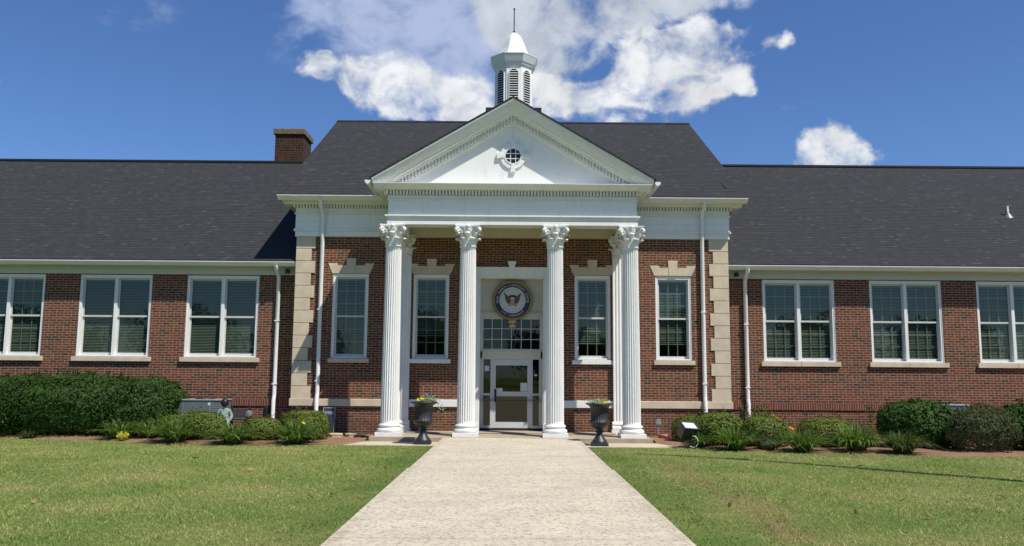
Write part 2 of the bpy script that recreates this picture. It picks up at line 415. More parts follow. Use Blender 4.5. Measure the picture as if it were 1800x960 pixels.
# ------------------------------------------------------------------ mesh helpers
class MB:
    def __init__(s): s.v = []; s.f = []; s.sm = []
    def add(s, vs, fs, smooth=False):
        o = len(s.v); s.v += [tuple(p) for p in vs]
        for f in fs: s.f.append(tuple(i + o for i in f)); s.sm.append(smooth)
        return s
    def box(s, x0, x1, y0, y1, z0, z1):
        if x0 > x1: x0, x1 = x1, x0
        if y0 > y1: y0, y1 = y1, y0
        if z0 > z1: z0, z1 = z1, z0
        v = [(x, y, z) for z in (z0, z1) for y in (y0, y1) for x in (x0, x1)]
        return s.add(v, [(0, 2, 3, 1), (4, 5, 7, 6), (0, 1, 5, 4), (2, 6, 7, 3), (0, 4, 6, 2), (1, 3, 7, 5)])
    def quad(s, a, b, c, d): return s.add([a, b, c, d], [(0, 1, 2, 3)])
    def prism_y(s, poly, y0, y1):       # polygon in (x,z), counter-clockwise seen from -y
        n = len(poly)
        v = [(x, y0, z) for x, z in poly] + [(x, y1, z) for x, z in poly]
        f = [tuple(range(n)), tuple(range(2 * n - 1, n - 1, -1))] + [(i, i + n, (i + 1) % n + n, (i + 1) % n) for i in range(n)]
        return s.add(v, f)
    def prism_x(s, poly, x0, x1):       # polygon in (y,z)
        n = len(poly)
        v = [(x0, y, z) for y, z in poly] + [(x1, y, z) for y, z in poly]
        f = [tuple(range(n - 1, -1, -1)), tuple(range(n, 2 * n))] + [((i + 1) % n, (i + 1) % n + n, i + n, i) for i in range(n)]
        return s.add(v, f)
    def prism_z(s, poly, z0, z1):
        n = len(poly)
        v = [(x, y, z0) for x, y in poly] + [(x, y, z1) for x, y in poly]
        f = [tuple(range(n - 1, -1, -1)), tuple(range(n, 2 * n))] + [(i, (i + 1) % n, (i + 1) % n + n, i + n) for i in range(n)]
        return s.add(v, f)
    def lathe(s, prof, cx=0, cy=0, seg=32, smooth=True, rot=0.0, cap=True, zs=1.0, ys=1.0):
        v = []; n = len(prof)
        for r, z in prof:
            for k in range(seg):
                a = rot + 2 * PI * k / seg
                v.append((cx + r * math.cos(a), cy + r * math.sin(a) * ys, z * zs))
        f = [(i * seg + k, i * seg + (k + 1) % seg, (i + 1) * seg + (k + 1) % seg, (i + 1) * seg + k) for i in range(n - 1) for k in range(seg)]
        s.add(v, f, smooth)
        if cap:
            s.add(v[:seg], [tuple(range(seg - 1, -1, -1))]); s.add(v[-seg:], [tuple(range(seg))])
        return s
    def tube(s, pts, r, seg=10, smooth=True):
        pts = [Vector(p) for p in pts]; n = len(pts)
        rr = r if isinstance(r, (list, tuple)) else [r] * n
        v = []; N = None
        for i, p in enumerate(pts):
            t = (pts[min(i + 1, n - 1)] - pts[max(i - 1, 0)]).normalized()
            if N is None:
                N = t.orthogonal().normalized()
            else:
                N = (N - t * N.dot(t)).normalized()
            B = t.cross(N)
            for k in range(seg):
                a = 2 * PI * k / seg
                v.append(p + (N * math.cos(a) + B * math.sin(a)) * rr[i])
        f = [(i * seg + k, i * seg + (k + 1) % seg, (i + 1) * seg + (k + 1) % seg, (i + 1) * seg + k) for i in range(n - 1) for k in range(seg)]
        s.add(v, f, smooth)
        s.add(v[:seg], [tuple(range(seg - 1, -1, -1))]); s.add(v[-seg:], [tuple(range(seg))])
        return s
    def ellip(s, c, rx, ry, rz, seg=16, rings=10):
        v = []
        for i in range(rings + 1):
            th = PI * i / rings
            for k in range(seg):
                a = 2 * PI * k / seg
                v.append((c[0] + rx * math.sin(th) * math.cos(a), c[1] + ry * math.sin(th) * math.sin(a), c[2] - rz * math.cos(th)))
        f = [(i * seg + k, i * seg + (k + 1) % seg, (i + 1) * seg + (k + 1) % seg, (i + 1) * seg + k) for i in range(rings) for k in range(seg)]
        return s.add(v, f, True)
    def xform(s, M, start=0):
        s.v[start:] = [tuple(M @ Vector(p)) for p in s.v[start:]]; return s
    def build(s, name, mat, parent=None, loc=(0, 0, 0), bevel=0.0):
        me = bpy.data.meshes.new(name)
        me.from_pydata(s.v, [], s.f); me.polygons.foreach_set('use_smooth', s.sm)
        me.materials.append(mat); me.update()
        o = bpy.data.objects.new(name, me); COL.objects.link(o); o.location = loc
        if parent: o.parent = parent
        if bevel:
            b = o.modifiers.new('bevel', 'BEVEL'); b.width = bevel; b.segments = 2; b.limit_method = 'ANGLE'
        return o

def npmesh(name, V, F, mat, parent=None, loc=(0, 0, 0)):
    me = bpy.data.meshes.new(name)
    V = np.asarray(V, np.float32); F = np.asarray(F, np.int32); k = F.shape[1]
    me.vertices.add(len(V)); me.vertices.foreach_set('co', V.ravel())
    me.loops.add(F.size); me.loops.foreach_set('vertex_index', F.ravel())
    me.polygons.add(len(F)); me.polygons.foreach_set('loop_start', np.arange(0, F.size, k, dtype=np.int32))
    me.materials.append(mat); me.update(calc_edges=True); me.validate()
    o = bpy.data.objects.new(name, me); COL.objects.link(o); o.location = loc
    if parent: o.parent = parent
    return o

def tag(o, label=None, cat=None, group=None, kind=None):
    if label: o['label'] = label
    if cat: o['category'] = cat
    if group: o['group'] = group
    if kind: o['kind'] = kind
    return o
def thing(name, label, cat, loc=(0, 0, 0), rz=0.0, group=None):
    o = bpy.data.objects.new(name, None); COL.objects.link(o); o.location = loc; o.rotation_euler = (0, 0, rz)
    return tag(o, label, cat, group)
def copy_tree(o, parent=None):
    c = o.copy(); COL.objects.link(c); c.parent = parent
    for ch in list(o.children): copy_tree(ch, c)
    return c

def zg(x, y):
    t = min(1, max(0, (-y - 3.6) / 4.0)); t = t * t * (3 - 2 * t)
    return -0.10 + 0.085 * t
def zgn(y):
    t = np.clip((-y - 3.6) / 4.0, 0, 1); t = t * t * (3 - 2 * t); return -0.10 + 0.085 * t

# ------------------------------------------------------------------ ground
ys = [-400, -150, -60, -30, -20, -12] + list(np.linspace(-9, -2.5, 27)) + [0, 10, 60, 300]
xs = [-400, -100, -40, -20, 0, 20, 40, 100, 400]
V = [(x, y, zg(x, y)) for y in ys for x in xs]
nx = len(xs)
F = [(j * nx + i, j * nx + i + 1, (j + 1) * nx + i + 1, (j + 1) * nx + i) for j in range(len(ys) - 1) for i in range(nx - 1)]
b = MB(); b.add(V, F, True); tag(b.build('lawn', TURF), kind='structure')

WALK = 1.73
b = MB()
for y0, y1 in ((-60, -15.2), (-15.188, -9.0), (-8.988, -5.2), (-5.188, -1.96)):
    b.box(-WALK - (0.03 if y0 < -9 else 0), WALK + (0.03 if y0 < -9 else 0), y0, y1, -0.35, 0.022)
tag(b.build('walkway', AGG), kind='structure')
b = MB(); b.box(-3.62, 3.62, -1.952, 0.4, -0.3, 0.03)
b.box(-2.85, 2.85, -0.55, 0.4, 0.03, 0.062)
tag(b.build('porch_floor', CONC, bevel=.012), kind='structure')
for sgn, poly in ((-1, [(-4.05, -3.08), (-1.74, -3.12), (-1.74, -1.956), (-3.72, -1.956)]), (1, [(1.74, -3.16), (4.15, -3.14), (3.72, -1.956), (1.74, -1.956)])):
    b = MB(); b.prism_z(poly, -0.3, -0.086); tag(b.build('concrete_pad', PADC), kind='structure')

# mulch beds along the wall
def bed(pts, wall, name):
    m = MB(); n = 0
    xs_ = np.linspace(pts[0][0], pts[-1][0], 90); fy = np.interp(xs_, [p[0] for p in pts], [p[1] for p in pts])
    fy = fy + .10 * np.sin(xs_ * 2.3) + .06 * np.sin(xs_ * 5.1 + 1)
    V = []
    R = 12
    for i, x in enumerate(xs_):
        for j in range(R):
            t = j / (R - 1); y = fy[i] + (wall - fy[i]) * t
            z = zg(x, y) - .02 + .07 * min(1, t * 5) + .012 * math.sin(x * 9 + y * 13)
            V.append((x, y, z))
    F = [(i * R + j, (i + 1) * R + j, (i + 1) * R + j + 1, i * R + j + 1) for i in range(len(xs_) - 1) for j in range(R - 1)]
    m.add(V, F, True); return tag(m.build(name, MULCH), kind='structure')
LEDGE = [(-22, -1.5), (-13.1, -1.85), (-10.6, -2.15), (-8.05, -3.42), (-6.0, -3.42), (-4.6, -3.25), (-4.08, -3.0), (-3.75, -1.97)]
REDGE = [(3.75, -1.97), (4.15, -3.1), (5.2, -4.15), (6.4, -4.5), (7.5, -4.8), (9.2, -5.2), (11.0, -5.3), (22, -5.5)]
bed(LEDGE, 0.45, 'mulch_bed'); bed(REDGE, 0.45, 'mulch_bed')

# ------------------------------------------------------------------ the building
B = thing('school_building', 'long red brick building with white columned portico, louvred cupola and dark shingle roofs', 'building', (0, 0, 0))

def wall_front(m, x0, x1, z0, z1, y, depth, holes):
    """outer skin with openings; reveals go back by depth"""
    xs = sorted({x0, x1, *[h[0] for h in holes], *[h[1] for h in holes]}); zs = sorted({z0, z1, *[h[2] for h in holes], *[h[3] for h in holes]})
    xs = [x for x in xs if x0 <= x <= x1]; zs = [z for z in zs if z0 <= z <= z1]
    def op(cx, cz): return any(h[0] < cx < h[1] and h[2] < cz < h[3] for h in holes)
    for i in range(len(xs) - 1):
        for j in range(len(zs) - 1):
            if not op((xs[i] + xs[i + 1]) / 2, (zs[j] + zs[j + 1]) / 2):
                m.quad((xs[i], y, zs[j]), (xs[i + 1], y, zs[j]), (xs[i + 1], y, zs[j + 1]), (xs[i], y, zs[j + 1]))
    for a, c, e, g in holes:
        y1 = y + depth
        m.quad((a, y, e), (a, y, g), (a, y1, g), (a, y1, e)); m.quad((c, y, e), (c, y1, e), (c, y1, g), (c, y, g))
        m.quad((a, y, g), (c, y, g), (c, y1, g), (a, y1, g)); m.quad((a, y, e), (a, y1, e), (c, y1, e), (c, y, e))

PW, PH, PZ = 1.015, 2.385, 2.055
PX = [-4.573, -2.285, 2.285, 4.575]
WW, WH, WZ = 2.085, 2.365, 2.055
LX = [-17.66, -14.56, -11.46, -8.36]; RX = [8.295, 11.395, 14.495, 17.595]
WY = 0.5
m = MB()
wall_front(m, -6.14, 6.14, -0.3, 5.52, 0.0, 0.22, [(x - PW / 2, x + PW / 2, PZ, PZ + PH) for x in PX] + [(-0.92, 0.92, -0.31, 4.38)])
for s in (-1, 1):
    m.quad((s * 6.14, 0, -.3), (s * 6.14, 14, -.3), (s * 6.14, 14, 7.0), (s * 6.14, 0, 7.0))
    m.add([(s * 6.14, 0, 7.0), (s * 6.14, 14, 7.0), (s * 6.14, 6.9, 10.9)], [(0, 1, 2)])
m.quad((-6.14, 14, -.3), (6.14, 14, -.3), (6.14, 14, 7), (-6.14, 14, 7))
m.build('wall', BRICK, B)
for s, XX in ((-1, LX), (1, RX)):
    m = MB()
    a, c = (-20.5, -6.14) if s < 0 else (6.14, 20.5)
    wall_front(m, a, c, 0.895, 4.46, WY, 0.22, [(x - WW / 2, x + WW / 2, WZ, WZ + WH) for x in XX])
    m.quad((a, WY + .012, -.3), (c, WY + .012, -.3), (c, WY + .012, .70), (a, WY + .012, .70))
    e = s * 20.5
    m.quad((e, WY, -.3), (e, 16.6, -.3), (e, 16.6, 4.5), (e, WY, 4.5)); m.add([(e, WY, 4.5), (e, 16.6, 4.5), (e, 8.57, 9.6)], [(0, 1, 2)])
    m.quad((a, 16.6, -.3), (c, 16.6, -.3), (c, 16.6, 4.6), (a, 16.6, 4.6))
    m.build('wing_wall', BRICK, B)
    m = MB(); m.box(a, c, WY - .022, WY + .03, 0.695, 0.895); m.build('soldier_course', SOLDIER, B)
# rooms behind the glass
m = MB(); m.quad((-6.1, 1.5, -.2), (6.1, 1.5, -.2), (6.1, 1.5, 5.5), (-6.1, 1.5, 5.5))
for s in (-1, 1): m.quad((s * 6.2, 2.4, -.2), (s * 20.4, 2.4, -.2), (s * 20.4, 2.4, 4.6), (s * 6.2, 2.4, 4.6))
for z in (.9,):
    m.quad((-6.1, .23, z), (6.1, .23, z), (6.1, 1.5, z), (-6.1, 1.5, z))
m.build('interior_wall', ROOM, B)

# quoins and stone belt
for s in (-1, 1):
    m = MB(); z = 0.925
    for i in range(13):
        w = .535 if i % 2 == 0 else .425
        z1 = 5.50 if i == 12 else z + .3465
        m.box(s * 6.152, s * (6.14 - w), -.028, .3, z + .003, z1 - .003); z = z1
        if i == 12: break
        z = .925 + (i + 1) * .3525
    m.build('quoin', STONE, B, bevel=.006)
    m = MB(); m.box(s * 6.185, s * 2.86, -.06, .2, .72, .925); m.build('stone_belt', STONE, B, bevel=.012)
    m = MB(); m.box(s * 2.84, s * 1.04, -.06, .2, .72, .925); m.build('stone_belt', WHITE, B, bevel=.012)

# --- windows
def slats(w, h, z_top, drop, pitch=.045):
    b = MB(); n = int(drop / pitch); y = .205
    for i in range(n):
        z = z_top - .05 - i * pitch
        b.quad((-w / 2, y - .018, z - .016), (w / 2, y - .018, z - .016), (w / 2, y + .018, z + .012), (-w / 2, y + .018, z + .012))
    b.box(-w / 2, w / 2, y - .02, y + .02, z_top - .05, z_top)
    zb = z_top - .06 - n * pitch
    b.box(-w / 2, w / 2, y - .016, y + .016, zb - .02, zb)
    return b

def sash_set(root, x0, x1, z0, z1, grid=True):
    zm = (z0 + z1) / 2 + .01
    for (a, c, y, bot) in ((zm - .022, z1, .095, .05), (z0, zm + .022, .135, .075)):
        b = MB(); st = .045
        b.box(x0, x0 + st, y, y + .035, a, c); b.box(x1 - st, x1, y, y + .035, a, c)
        b.box(x0 + st, x1 - st, y + .001, y + .034, a, a + bot); b.box(x0 + st, x1 - st, y + .001, y + .034, c - .045, c)
        b.build('sash', SASHSHADE, root)
        b = MB(); yg = y + .016; g0, g1 = a + bot - .005, c - .04
        b.quad((x0 + st - .005, yg, g0), (x1 - st + .005, yg, g0), (x1 - st + .005, yg, g1), (x0 + st - .005, yg, g1)); b.build('pane', GLASS, root)
        if grid:
            b = MB(); W = x1 - x0 - 2 * st
            for k in (1, 2):
                xc = x0 + st + W * k / 3; b.box(xc - .012, xc + .012, yg + .004, yg + .010, g0, g1)
                zc = g0 + (g1 - g0) * k / 3; b.box(x0 + st, x1 - st, yg + .005, yg + .009, zc - .012, zc + .012)
            b.build('muntin', SASHSHADE, root)

def window_frame(w, h, mull):
    b = MB(); c = .075
    b.box(-w / 2, -w / 2 + c, .025, .20, 0, h); b.box(w / 2 - c, w / 2, .025, .20, 0, h)
    b.box(-w / 2 + c, w / 2 - c, .026, .20, h - c - .02, h); b.box(-w / 2 + c, w / 2 - c, .02, .20, 0, .045)
    if mull: b.box(-.045, .045, .03, .20, .045, h - c - .02)
    # brick mould lip
    b.box(-w / 2, -w / 2 + .03, .012, .025, 0, h); b.box(w / 2 - .03, w / 2, .012, .025, 0, h); b.box(-w / 2 + .03, w / 2 - .03, .012, .026, h - .035, h)
    return b

def pav_window(x, drop, painted):
    r = window_frame(PW, PH, False).build('window', WHITE, B, (x, 0, PZ), bevel=.004)
    sash_set(r, -PW / 2 + .075, PW / 2 - .075, .045, PH - .095)
    slats(PW - .2, 2, PH - .13, drop).build('blind', BLIND, r)
    b = MB(); b.box(-.577, .577, -.07, .03, -.128, -.008); b.build('sill', WHITE if painted else STONE, r, bevel=.01)
    b = MB(); z0 = .0
    L = PH + .012
    b.prism_y([(-.534, L), (-.275, L), (-.333, L + .229), (-.388, L + .229), (-.388, L + .29), (-.655, L + .29)], -.012, .1)
    b.prism_y([(.275, L), (.534, L), (.655, L + .29), (.388, L + .29), (.388, L + .229), (.333, L + .229)], -.012, .1)
    b.prism_y([(-.272, L), (-.113, L), (-.132, L + .229), (-.330, L + .229)], -.010, .1)
    b.prism_y([(.113, L), (.272, L), (.330, L + .229), (.132, L + .229)], -.010, .1)
    b.prism_y([(-.110, L), (.110, L), (.140, L + .435), (-.140, L + .435)], -.02, .1)
    b.build('lintel', STONE, r)
    return r
for x, d, p in zip(PX, (2.1, 1.55, 1.72, 1.70), (False, True, True, False)): pav_window(x, d, p)

def wing_window(x, drops, grid):
    r = window_frame(WW, WH, True).build('window', WHITE, B, (x, WY, WZ), bevel=.004)
    for s, dr in zip((-1, 1), drops):
        x0, x1 = (-WW / 2 + .075, -.045) if s < 0 else (.045, WW / 2 - .075)
        sash_set(r, x0, x1, .045, WH - .095, grid)
        if dr:
            bl = slats(x1 - x0 - .06, 2, WH - .13, dr); bl.xform(Matrix.Translation(((x0 + x1) / 2, 0, 0)))
            bl.build('blind', BLIND, r)
    b = MB(); b.box(-1.135, -.003, -.075, .03, -.135, -.008); b.box(.003, 1.135, -.075, .03, -.135, -.008); b.build('sill', STONE, r, bevel=.01)
    return r
for x, d, g in zip(LX, ((1.9, 1.9), (2.05, 2.05), (2.1, 2.1), (2.1, 2.1)), (True, True, False, False)): wing_window(x, d, g)
for x, d, g in zip(RX, ((2.1, 2.1), (2.1, 2.1), (2.1, 2.1), (2.1, 2.1)), (True, True, True, True)): wing_window(x, d, g)

# --- pavilion entablature (frieze wraps the corner) and eaves
def bands(m, spec, x0, x1, side=0, back=14):
    """spec: (z0,z1,proud) boards in front of the wall between x0 and x1"""
    for z0, z1, p in spec:
        m.box(x0 - (p if side < 0 else 0), x1 + (p if side > 0 else 0), -p, .3, z0, z1)
FR = [(5.502, 5.655, .055), (5.655, 5.705, .095), (5.705, 5.735, .075), (5.735, 5.915, .055), (5.9175, 6.145, .055), (6.145, 6.18, .09), (6.18, 6.33, .06), (6.33, 6.405, .03)]
for s in (-1, 1):
    m = MB(); a, c = (-6.14, -3.02) if s < 0 else (3.02, 6.14)
    bands(m, FR, a, c, s)
    m.build('frieze', WHITE, B, bevel=.004)
    m = MB(); x = 3.34; m.box(s * 3.33, s * 6.2, -.033, -.02, 6.33, 6.40)
    while x < 6.22:
        m.box(s * x, s * (x + .046), -.165, -.02, 6.32, 6.40); x += .0865
    m.build('dentil_band', WHITE, B)
    m = MB()
    m.prism_x([(-.455, 6.467), (-.455, 6.56), (.2, 6.62), (.2, 6.405), (-.16, 6.405), (-.22, 6.45)], s * 3.4, s * 6.52)
    m.box(s * 6.2, s * 6.52, .2, 14.2, 6.41, 6.56)
    m.build('eave_soffit', WHITE, B)
    m = MB()   # ogee gutter
    m.prism_x([(-.61, 6.575), (-.585, 6.535), (-.54, 6.495), (-.50, 6.462), (-.46, 6.462), (-.46, 6.575)], s * 3.60, s * 6.60)
    m.box(s * 3.60, s * 6.603, -.622, -.60, 6.567, 6.585)
    m.build('gutter', GUTTERW, B)

# wings: frieze board, gutter, soffit
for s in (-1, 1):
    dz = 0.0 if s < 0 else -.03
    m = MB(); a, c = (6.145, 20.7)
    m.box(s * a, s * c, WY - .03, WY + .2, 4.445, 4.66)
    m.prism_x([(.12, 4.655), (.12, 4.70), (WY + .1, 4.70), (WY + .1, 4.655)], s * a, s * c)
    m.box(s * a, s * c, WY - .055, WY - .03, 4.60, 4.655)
    m.build('wing_frieze', SASHSHADE, B)  # greyed paint carries the overhang's shade on the boards
    m = MB()
    m.prism_x([(.030, 4.765), (.045, 4.735), (.085, 4.69), (.125, 4.658), (.14, 4.658), (.14, 4.765)], s * a, s * c)
    m.box(s * a, s * c, .022, .045, 4.76, 4.78)
    m.build('gutter', GUTTERW, B)

# --- roofs
SL = .593
def slab_roof(m, x0, x1, ye, ze, yr, zr, yb, th=.05):
    m.prism_x([(ye, ze), (yr, zr), (yb, ze + .0), (yb, ze + th), (yr, zr + th), (ye, ze + th)], x0, x1)
m = MB()
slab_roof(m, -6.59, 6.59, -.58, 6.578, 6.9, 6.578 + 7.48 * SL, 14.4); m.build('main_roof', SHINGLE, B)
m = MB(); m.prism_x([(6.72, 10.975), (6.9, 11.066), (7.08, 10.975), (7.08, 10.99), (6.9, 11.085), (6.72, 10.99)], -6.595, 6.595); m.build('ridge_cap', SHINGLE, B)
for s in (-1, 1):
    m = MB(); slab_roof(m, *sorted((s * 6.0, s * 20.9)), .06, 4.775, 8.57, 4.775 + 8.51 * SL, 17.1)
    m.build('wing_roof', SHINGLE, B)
    m = MB(); m.box(s * 6.2, s * 20.9, 8.40, 8.74, 9.815, 9.89); m.build('ridge_cap', BLACKVENT, B)
ZP = lambda x: 8.90 - .589 * abs(x)
m = MB(); th = .055
for s in (-1, 1):
    xe = s * 3.76; ze = ZP(3.76)
    yb = -.58 + (ze - 6.578) / SL; yt = -.58 + (8.90 - 6.578) / SL
    q = [(0, -2.20, 8.90), (xe, -2.20, ze), (xe, yb + .1, ze), (0, yt + .2, 8.90)]
    qt = [(x, y, z + th) for x, y, z in q]
    f = [(0, 1, 2, 3), (7, 6, 5, 4), (0, 4, 5, 1), (1, 5, 6, 2), (2, 6, 7, 3)]
    m.add(q + qt, f)
m.build('portico_roof', SHINGLE, B)

# --- portico entablature
YF = -1.81
m = MB()
for z0, z1, p in ((5.552, 5.648, .0), (5.651, 5.735, -.018), (5.735, 5.765, .02), (5.765, 5.805, .055), (5.805, 6.195, -.02), (6.195, 6.225, .012), (6.225, 6.345, -.012), (6.345, 6.46, -.05)):
    m.box(-3.32 - p, 3.32 + p, YF - p, -1.32, z0, z1)
    for s in (-1, 1): m.box(s * 2.92, s * (3.32 + p), -1.32, -.06, z0, z1)
m.build('entablature', WHITE, B, bevel=.004)
m = MB()
x = -3.335
while x < 3.30:
    m.box(x, x + .046, YF - .115, YF - .002, 6.345, 6.452); x += .0868
for s in (-1, 1):
    y = -1.80
    while y < -.1:
        m.box(s * 3.322, s * 3.42, y, y + .048, 6.355, 6.452); y += .0868
m.build('dentil_band', WHITE, B)
m = MB()    # corona
m.prism_x([(-1.98, 6.462), (-2.03, 6.50), (-2.09, 6.535), (-2.14, 6.58), (-2.165, 6.583), (-2.165, 6.598), (-2.10, 6.603), (-1.6, 6.603), (-1.6, 6.453), (-1.90, 6.453), (-1.93, 6.462)], -3.66, 3.66)
for s in (-1, 1):
    m.box(s * 3.32, s * 3.64, -2.08, -.08, 6.468, 6.60)
m.build('cornice', WHITE, B)
m = MB()
for s in (-1, 1):
    pts = [(s * 3.80, -2.17, 6.63), (s * 3.80, -.62, 6.63)]
    prof = [(-.075, .03), (-.07, -.02), (-.035, -.065), (.0, -.075), (.035, -.065), (.07, -.02), (.075, .03)]
    vs = [(s * 3.80 + px, y, 6.63 + pz) for y in (-2.18, -.62) for px, pz in prof]
    n = len(prof)
    m.add(vs, [(i, i + 1, i + 1 + n, i + n) for i in range(n - 1)] + [tuple(range(n))])
m.build('gutter', GUTTERW, B)
m = MB(); m.box(-2.92, 2.92, -1.33, -.05, 5.80, 5.86); m.build('portico_ceiling', CREAMSHADE, B)  # darker cream paints in the shade under the portico
m = MB(); m.box(-2.92, 2.92, -.055, .05, 5.50, 5.80); m.box(-2.92, 2.92, -.09, -.055, 5.70, 5.80); m.build('frieze', CREAMSHADE, B)  # shade below the ceiling put into the board colour

# --- pediment
def chevron(m, o0, o1, y0, y1, zc=6.601, xm=3.70):
    """band following the rake between vertical offsets o0 (upper) and o1 (lower)"""
    for s in (-1, 1):
        xt = min(xm, (8.90 - o0 - zc) / .589); xb = min(xm, (8.90 - o1 - zc) / .589)
        poly = [(0, 8.90 - o1), (s * xb, ZP(xb) - o1)]
        if xt > xb: poly.append((s * xt, max(zc, ZP(xt) - o0)))
        elif abs(xt - xb) < 1e-6: poly.append((s * xt, ZP(xt) - o0))
        poly.append((0, 8.90 - o0))
        if s < 0: poly = poly[::-1]
        m.prism_y(poly, y0, y1)
m = MB(); m.add([(-3.7, -1.68, 6.55), (3.7, -1.68, 6.55), (3.7, -1.68, ZP(3.7)), (0, -1.68, 8.88), (-3.7, -1.68, ZP(3.7))], [(0, 1, 2, 3, 4)])
PED = m.build('tympanum', WHITE, B)
m = MB()
chevron(m, .003, .040, -2.185, -1.66)
for i in range(9):      # cove that leans outward towards the roof edge
    chevron(m, .040 + i * .022, .040 + (i + 1) * .022, -2.165 + .012 * i + .0008 * i * i, -1.66)
chevron(m, .238, .30, -1.985, -1.66)
chevron(m, .30, .335, -1.90, -1.66); chevron(m, .335, .37, -1.885, -1.66); chevron(m, .37, .56, -1.765, -1.66); chevron(m, .56, .585, -1.72, -1.66)
m.build('raking_cornice', WHITE, PED)
m = MB()
for s in (-1, 1):
    x = .03
    while True:
        zt = ZP(x) - .372; zb = zt - .14
        if zb < 6.63: break
        m.prism_y([(s * x, zb), (s * (x + .048), zb - .028), (s * (x + .048), zt - .028), (s * x, zt)] if s > 0 else [(s * (x + .048), zb - .028), (s * x, zb), (s * x, zt), (s * (x + .048), zt - .028)], -1.835, -1.766); x += .087
m.build('dentil_band', WHITE, PED)
# round window in the gable
OC = (0.005, 7.452)
m = MB()
def ring(m, r0, r1, y0, y1, cx, cz, seg=48):
    v = []
    for r, y in ((r0, y1), (r0, y0), (r1, y0), (r1, y1)):
        for k in range(seg):
            a = 2 * PI * k / seg; v.append((cx + r * math.cos(a), y, cz + r * math.sin(a)))
    m.add(v, [(i * seg + k, i * seg + (k + 1) % seg, (i + 1) * seg + (k + 1) % seg, (i + 1) * seg + k) for i in range(3) for k in range(seg)])
ring(m, .215, .345, -1.725, -1.67, *OC); ring(m, .205, .235, -1.74, -1.67, *OC)
RW = m.build('round_window', WHITE, B)
m = MB()
for a in (0, 90, 180, 270):
    m = MB()
    ca, sa = math.cos(math.radians(a)), math.sin(math.radians(a))
    def P2(u, v): return (OC[0] + u * ca - v * sa, OC[1] + u * sa + v * ca)
    m.prism_y([P2(.235, -.045), P2(.435, -.068), P2(.435, .068), P2(.235, .045)], -1.75, -1.68)
    m.build('keystone', WHITE, RW)
m = MB(); v = [(OC[0], -1.69, OC[1])] + [(OC[0] + .22 * math.cos(2 * PI * k / 40), -1.69, OC[1] + .22 * math.sin(2 * PI * k / 40)) for k in range(40)]
m.add(v, [(0, k + 1, (k + 1) % 40 + 1) for k in range(40)]); m.build('pane', simple('dark_glass', (.015, .02, .028), .08, 0, .05), RW)
m = MB()
for k in (-1, 1):
    h = math.sqrt(.21 ** 2 - .07 ** 2)
    m.box(OC[0] + k * .07 - .010, OC[0] + k * .07 + .010, -1.705, -1.692, OC[1] - h, OC[1] + h); m.box(OC[0] - h, OC[0] + h, -1.706, -1.693, OC[1] + k * .07 - .010, OC[1] + k * .07 + .010)
m.build('muntin', WHITE, RW)

# --- columns
H0, H1 = 0.03, 5.552
CAPH = .585
def shaft_mesh(rb, rt_, z0, z1, nfl=24):
    m = MB(); sub = 8; N = nfl * sub; rows = []
    K = 14
    for i in range(K + 1):
        t = i / K; z = z0 + (z1 - z0) * t
        R = rb + (rt_ - rb) * (t ** 1.5)
        dep = .036 * (0 if i in (0, K) else 1)
        if i == 1: z = z0 + .06
        if i == K - 1: z = z1 - .06
        for k in range(N):
            u = (k % sub) / sub * 2 - 1
            d = dep * math.sqrt(max(0, 1 - (u / .78) ** 2)) if abs(u) < .78 else 0
            a = 2 * PI * k / N
            rows.append(((R - d) * math.cos(a), (R - d) * math.sin(a), z))
    m.add(rows, [(i * N + k, i * N + (k + 1) % N, (i + 1) * N + (k + 1) % N, (i + 1) * N + k) for i in range(K) for k in range(N)])
    return m
def base_mesh(w, r):
    m = MB(); m.box(-w / 2, w / 2, -w / 2, w / 2, H0, H0 + .105)
    prof = [(r + .02, H0 + .105)]
    for k in range(9):
        a = -PI / 2 + PI * k / 8; prof.append((r + .035 + .05 * math.cos(a), H0 + .155 + .05 * math.sin(a)))
    prof += [(r + .03, H0 + .215), (r + .02, H0 + .235)]
    for k in range(9):
        a = -PI / 2 + PI * k / 8; prof.append((r + .015 + .034 * math.cos(a), H0 + .272 + .034 * math.sin(a)))
    prof += [(r + .012, H0 + .315), (r, H0 + .335)]
    m.lathe(prof, seg=48); return m
def leaf(m, ang, r0, z0, h, w, curl, jag=True):
    prof = [(0, 0), (.012, .22), (.018, .45), (.028, .66), (.052, .84), (curl * .62, .96), (curl * .9, 1.0), (curl * 1.08, .95), (curl * 1.10, .86), (curl * .98, .80)]
    wid = [.95, 1.12, .86, 1.1, .84, .98, .86, .72, .52, .34] if jag else [1] * 10
    ca, sa = math.cos(ang), math.sin(ang); v = []
    for (dr, t), ww in zip(prof, wid):
        for u, bulge in ((-1, -.012), (-.5, .004), (0, .012), (.5, .004), (1, -.012)):
            rr = r0 + dr + bulge; off = u * ww * w / 2
            v.append((rr * ca - off * sa, rr * sa + off * ca, z0 + t * h + (-.012 if abs(u) == 1 and t > .5 else 0)))
    m.add(v, [(i * 5 + k, i * 5 + k + 1, (i + 1) * 5 + k + 1, (i + 1) * 5 + k) for i in range(len(prof) - 1) for k in range(4)], True)
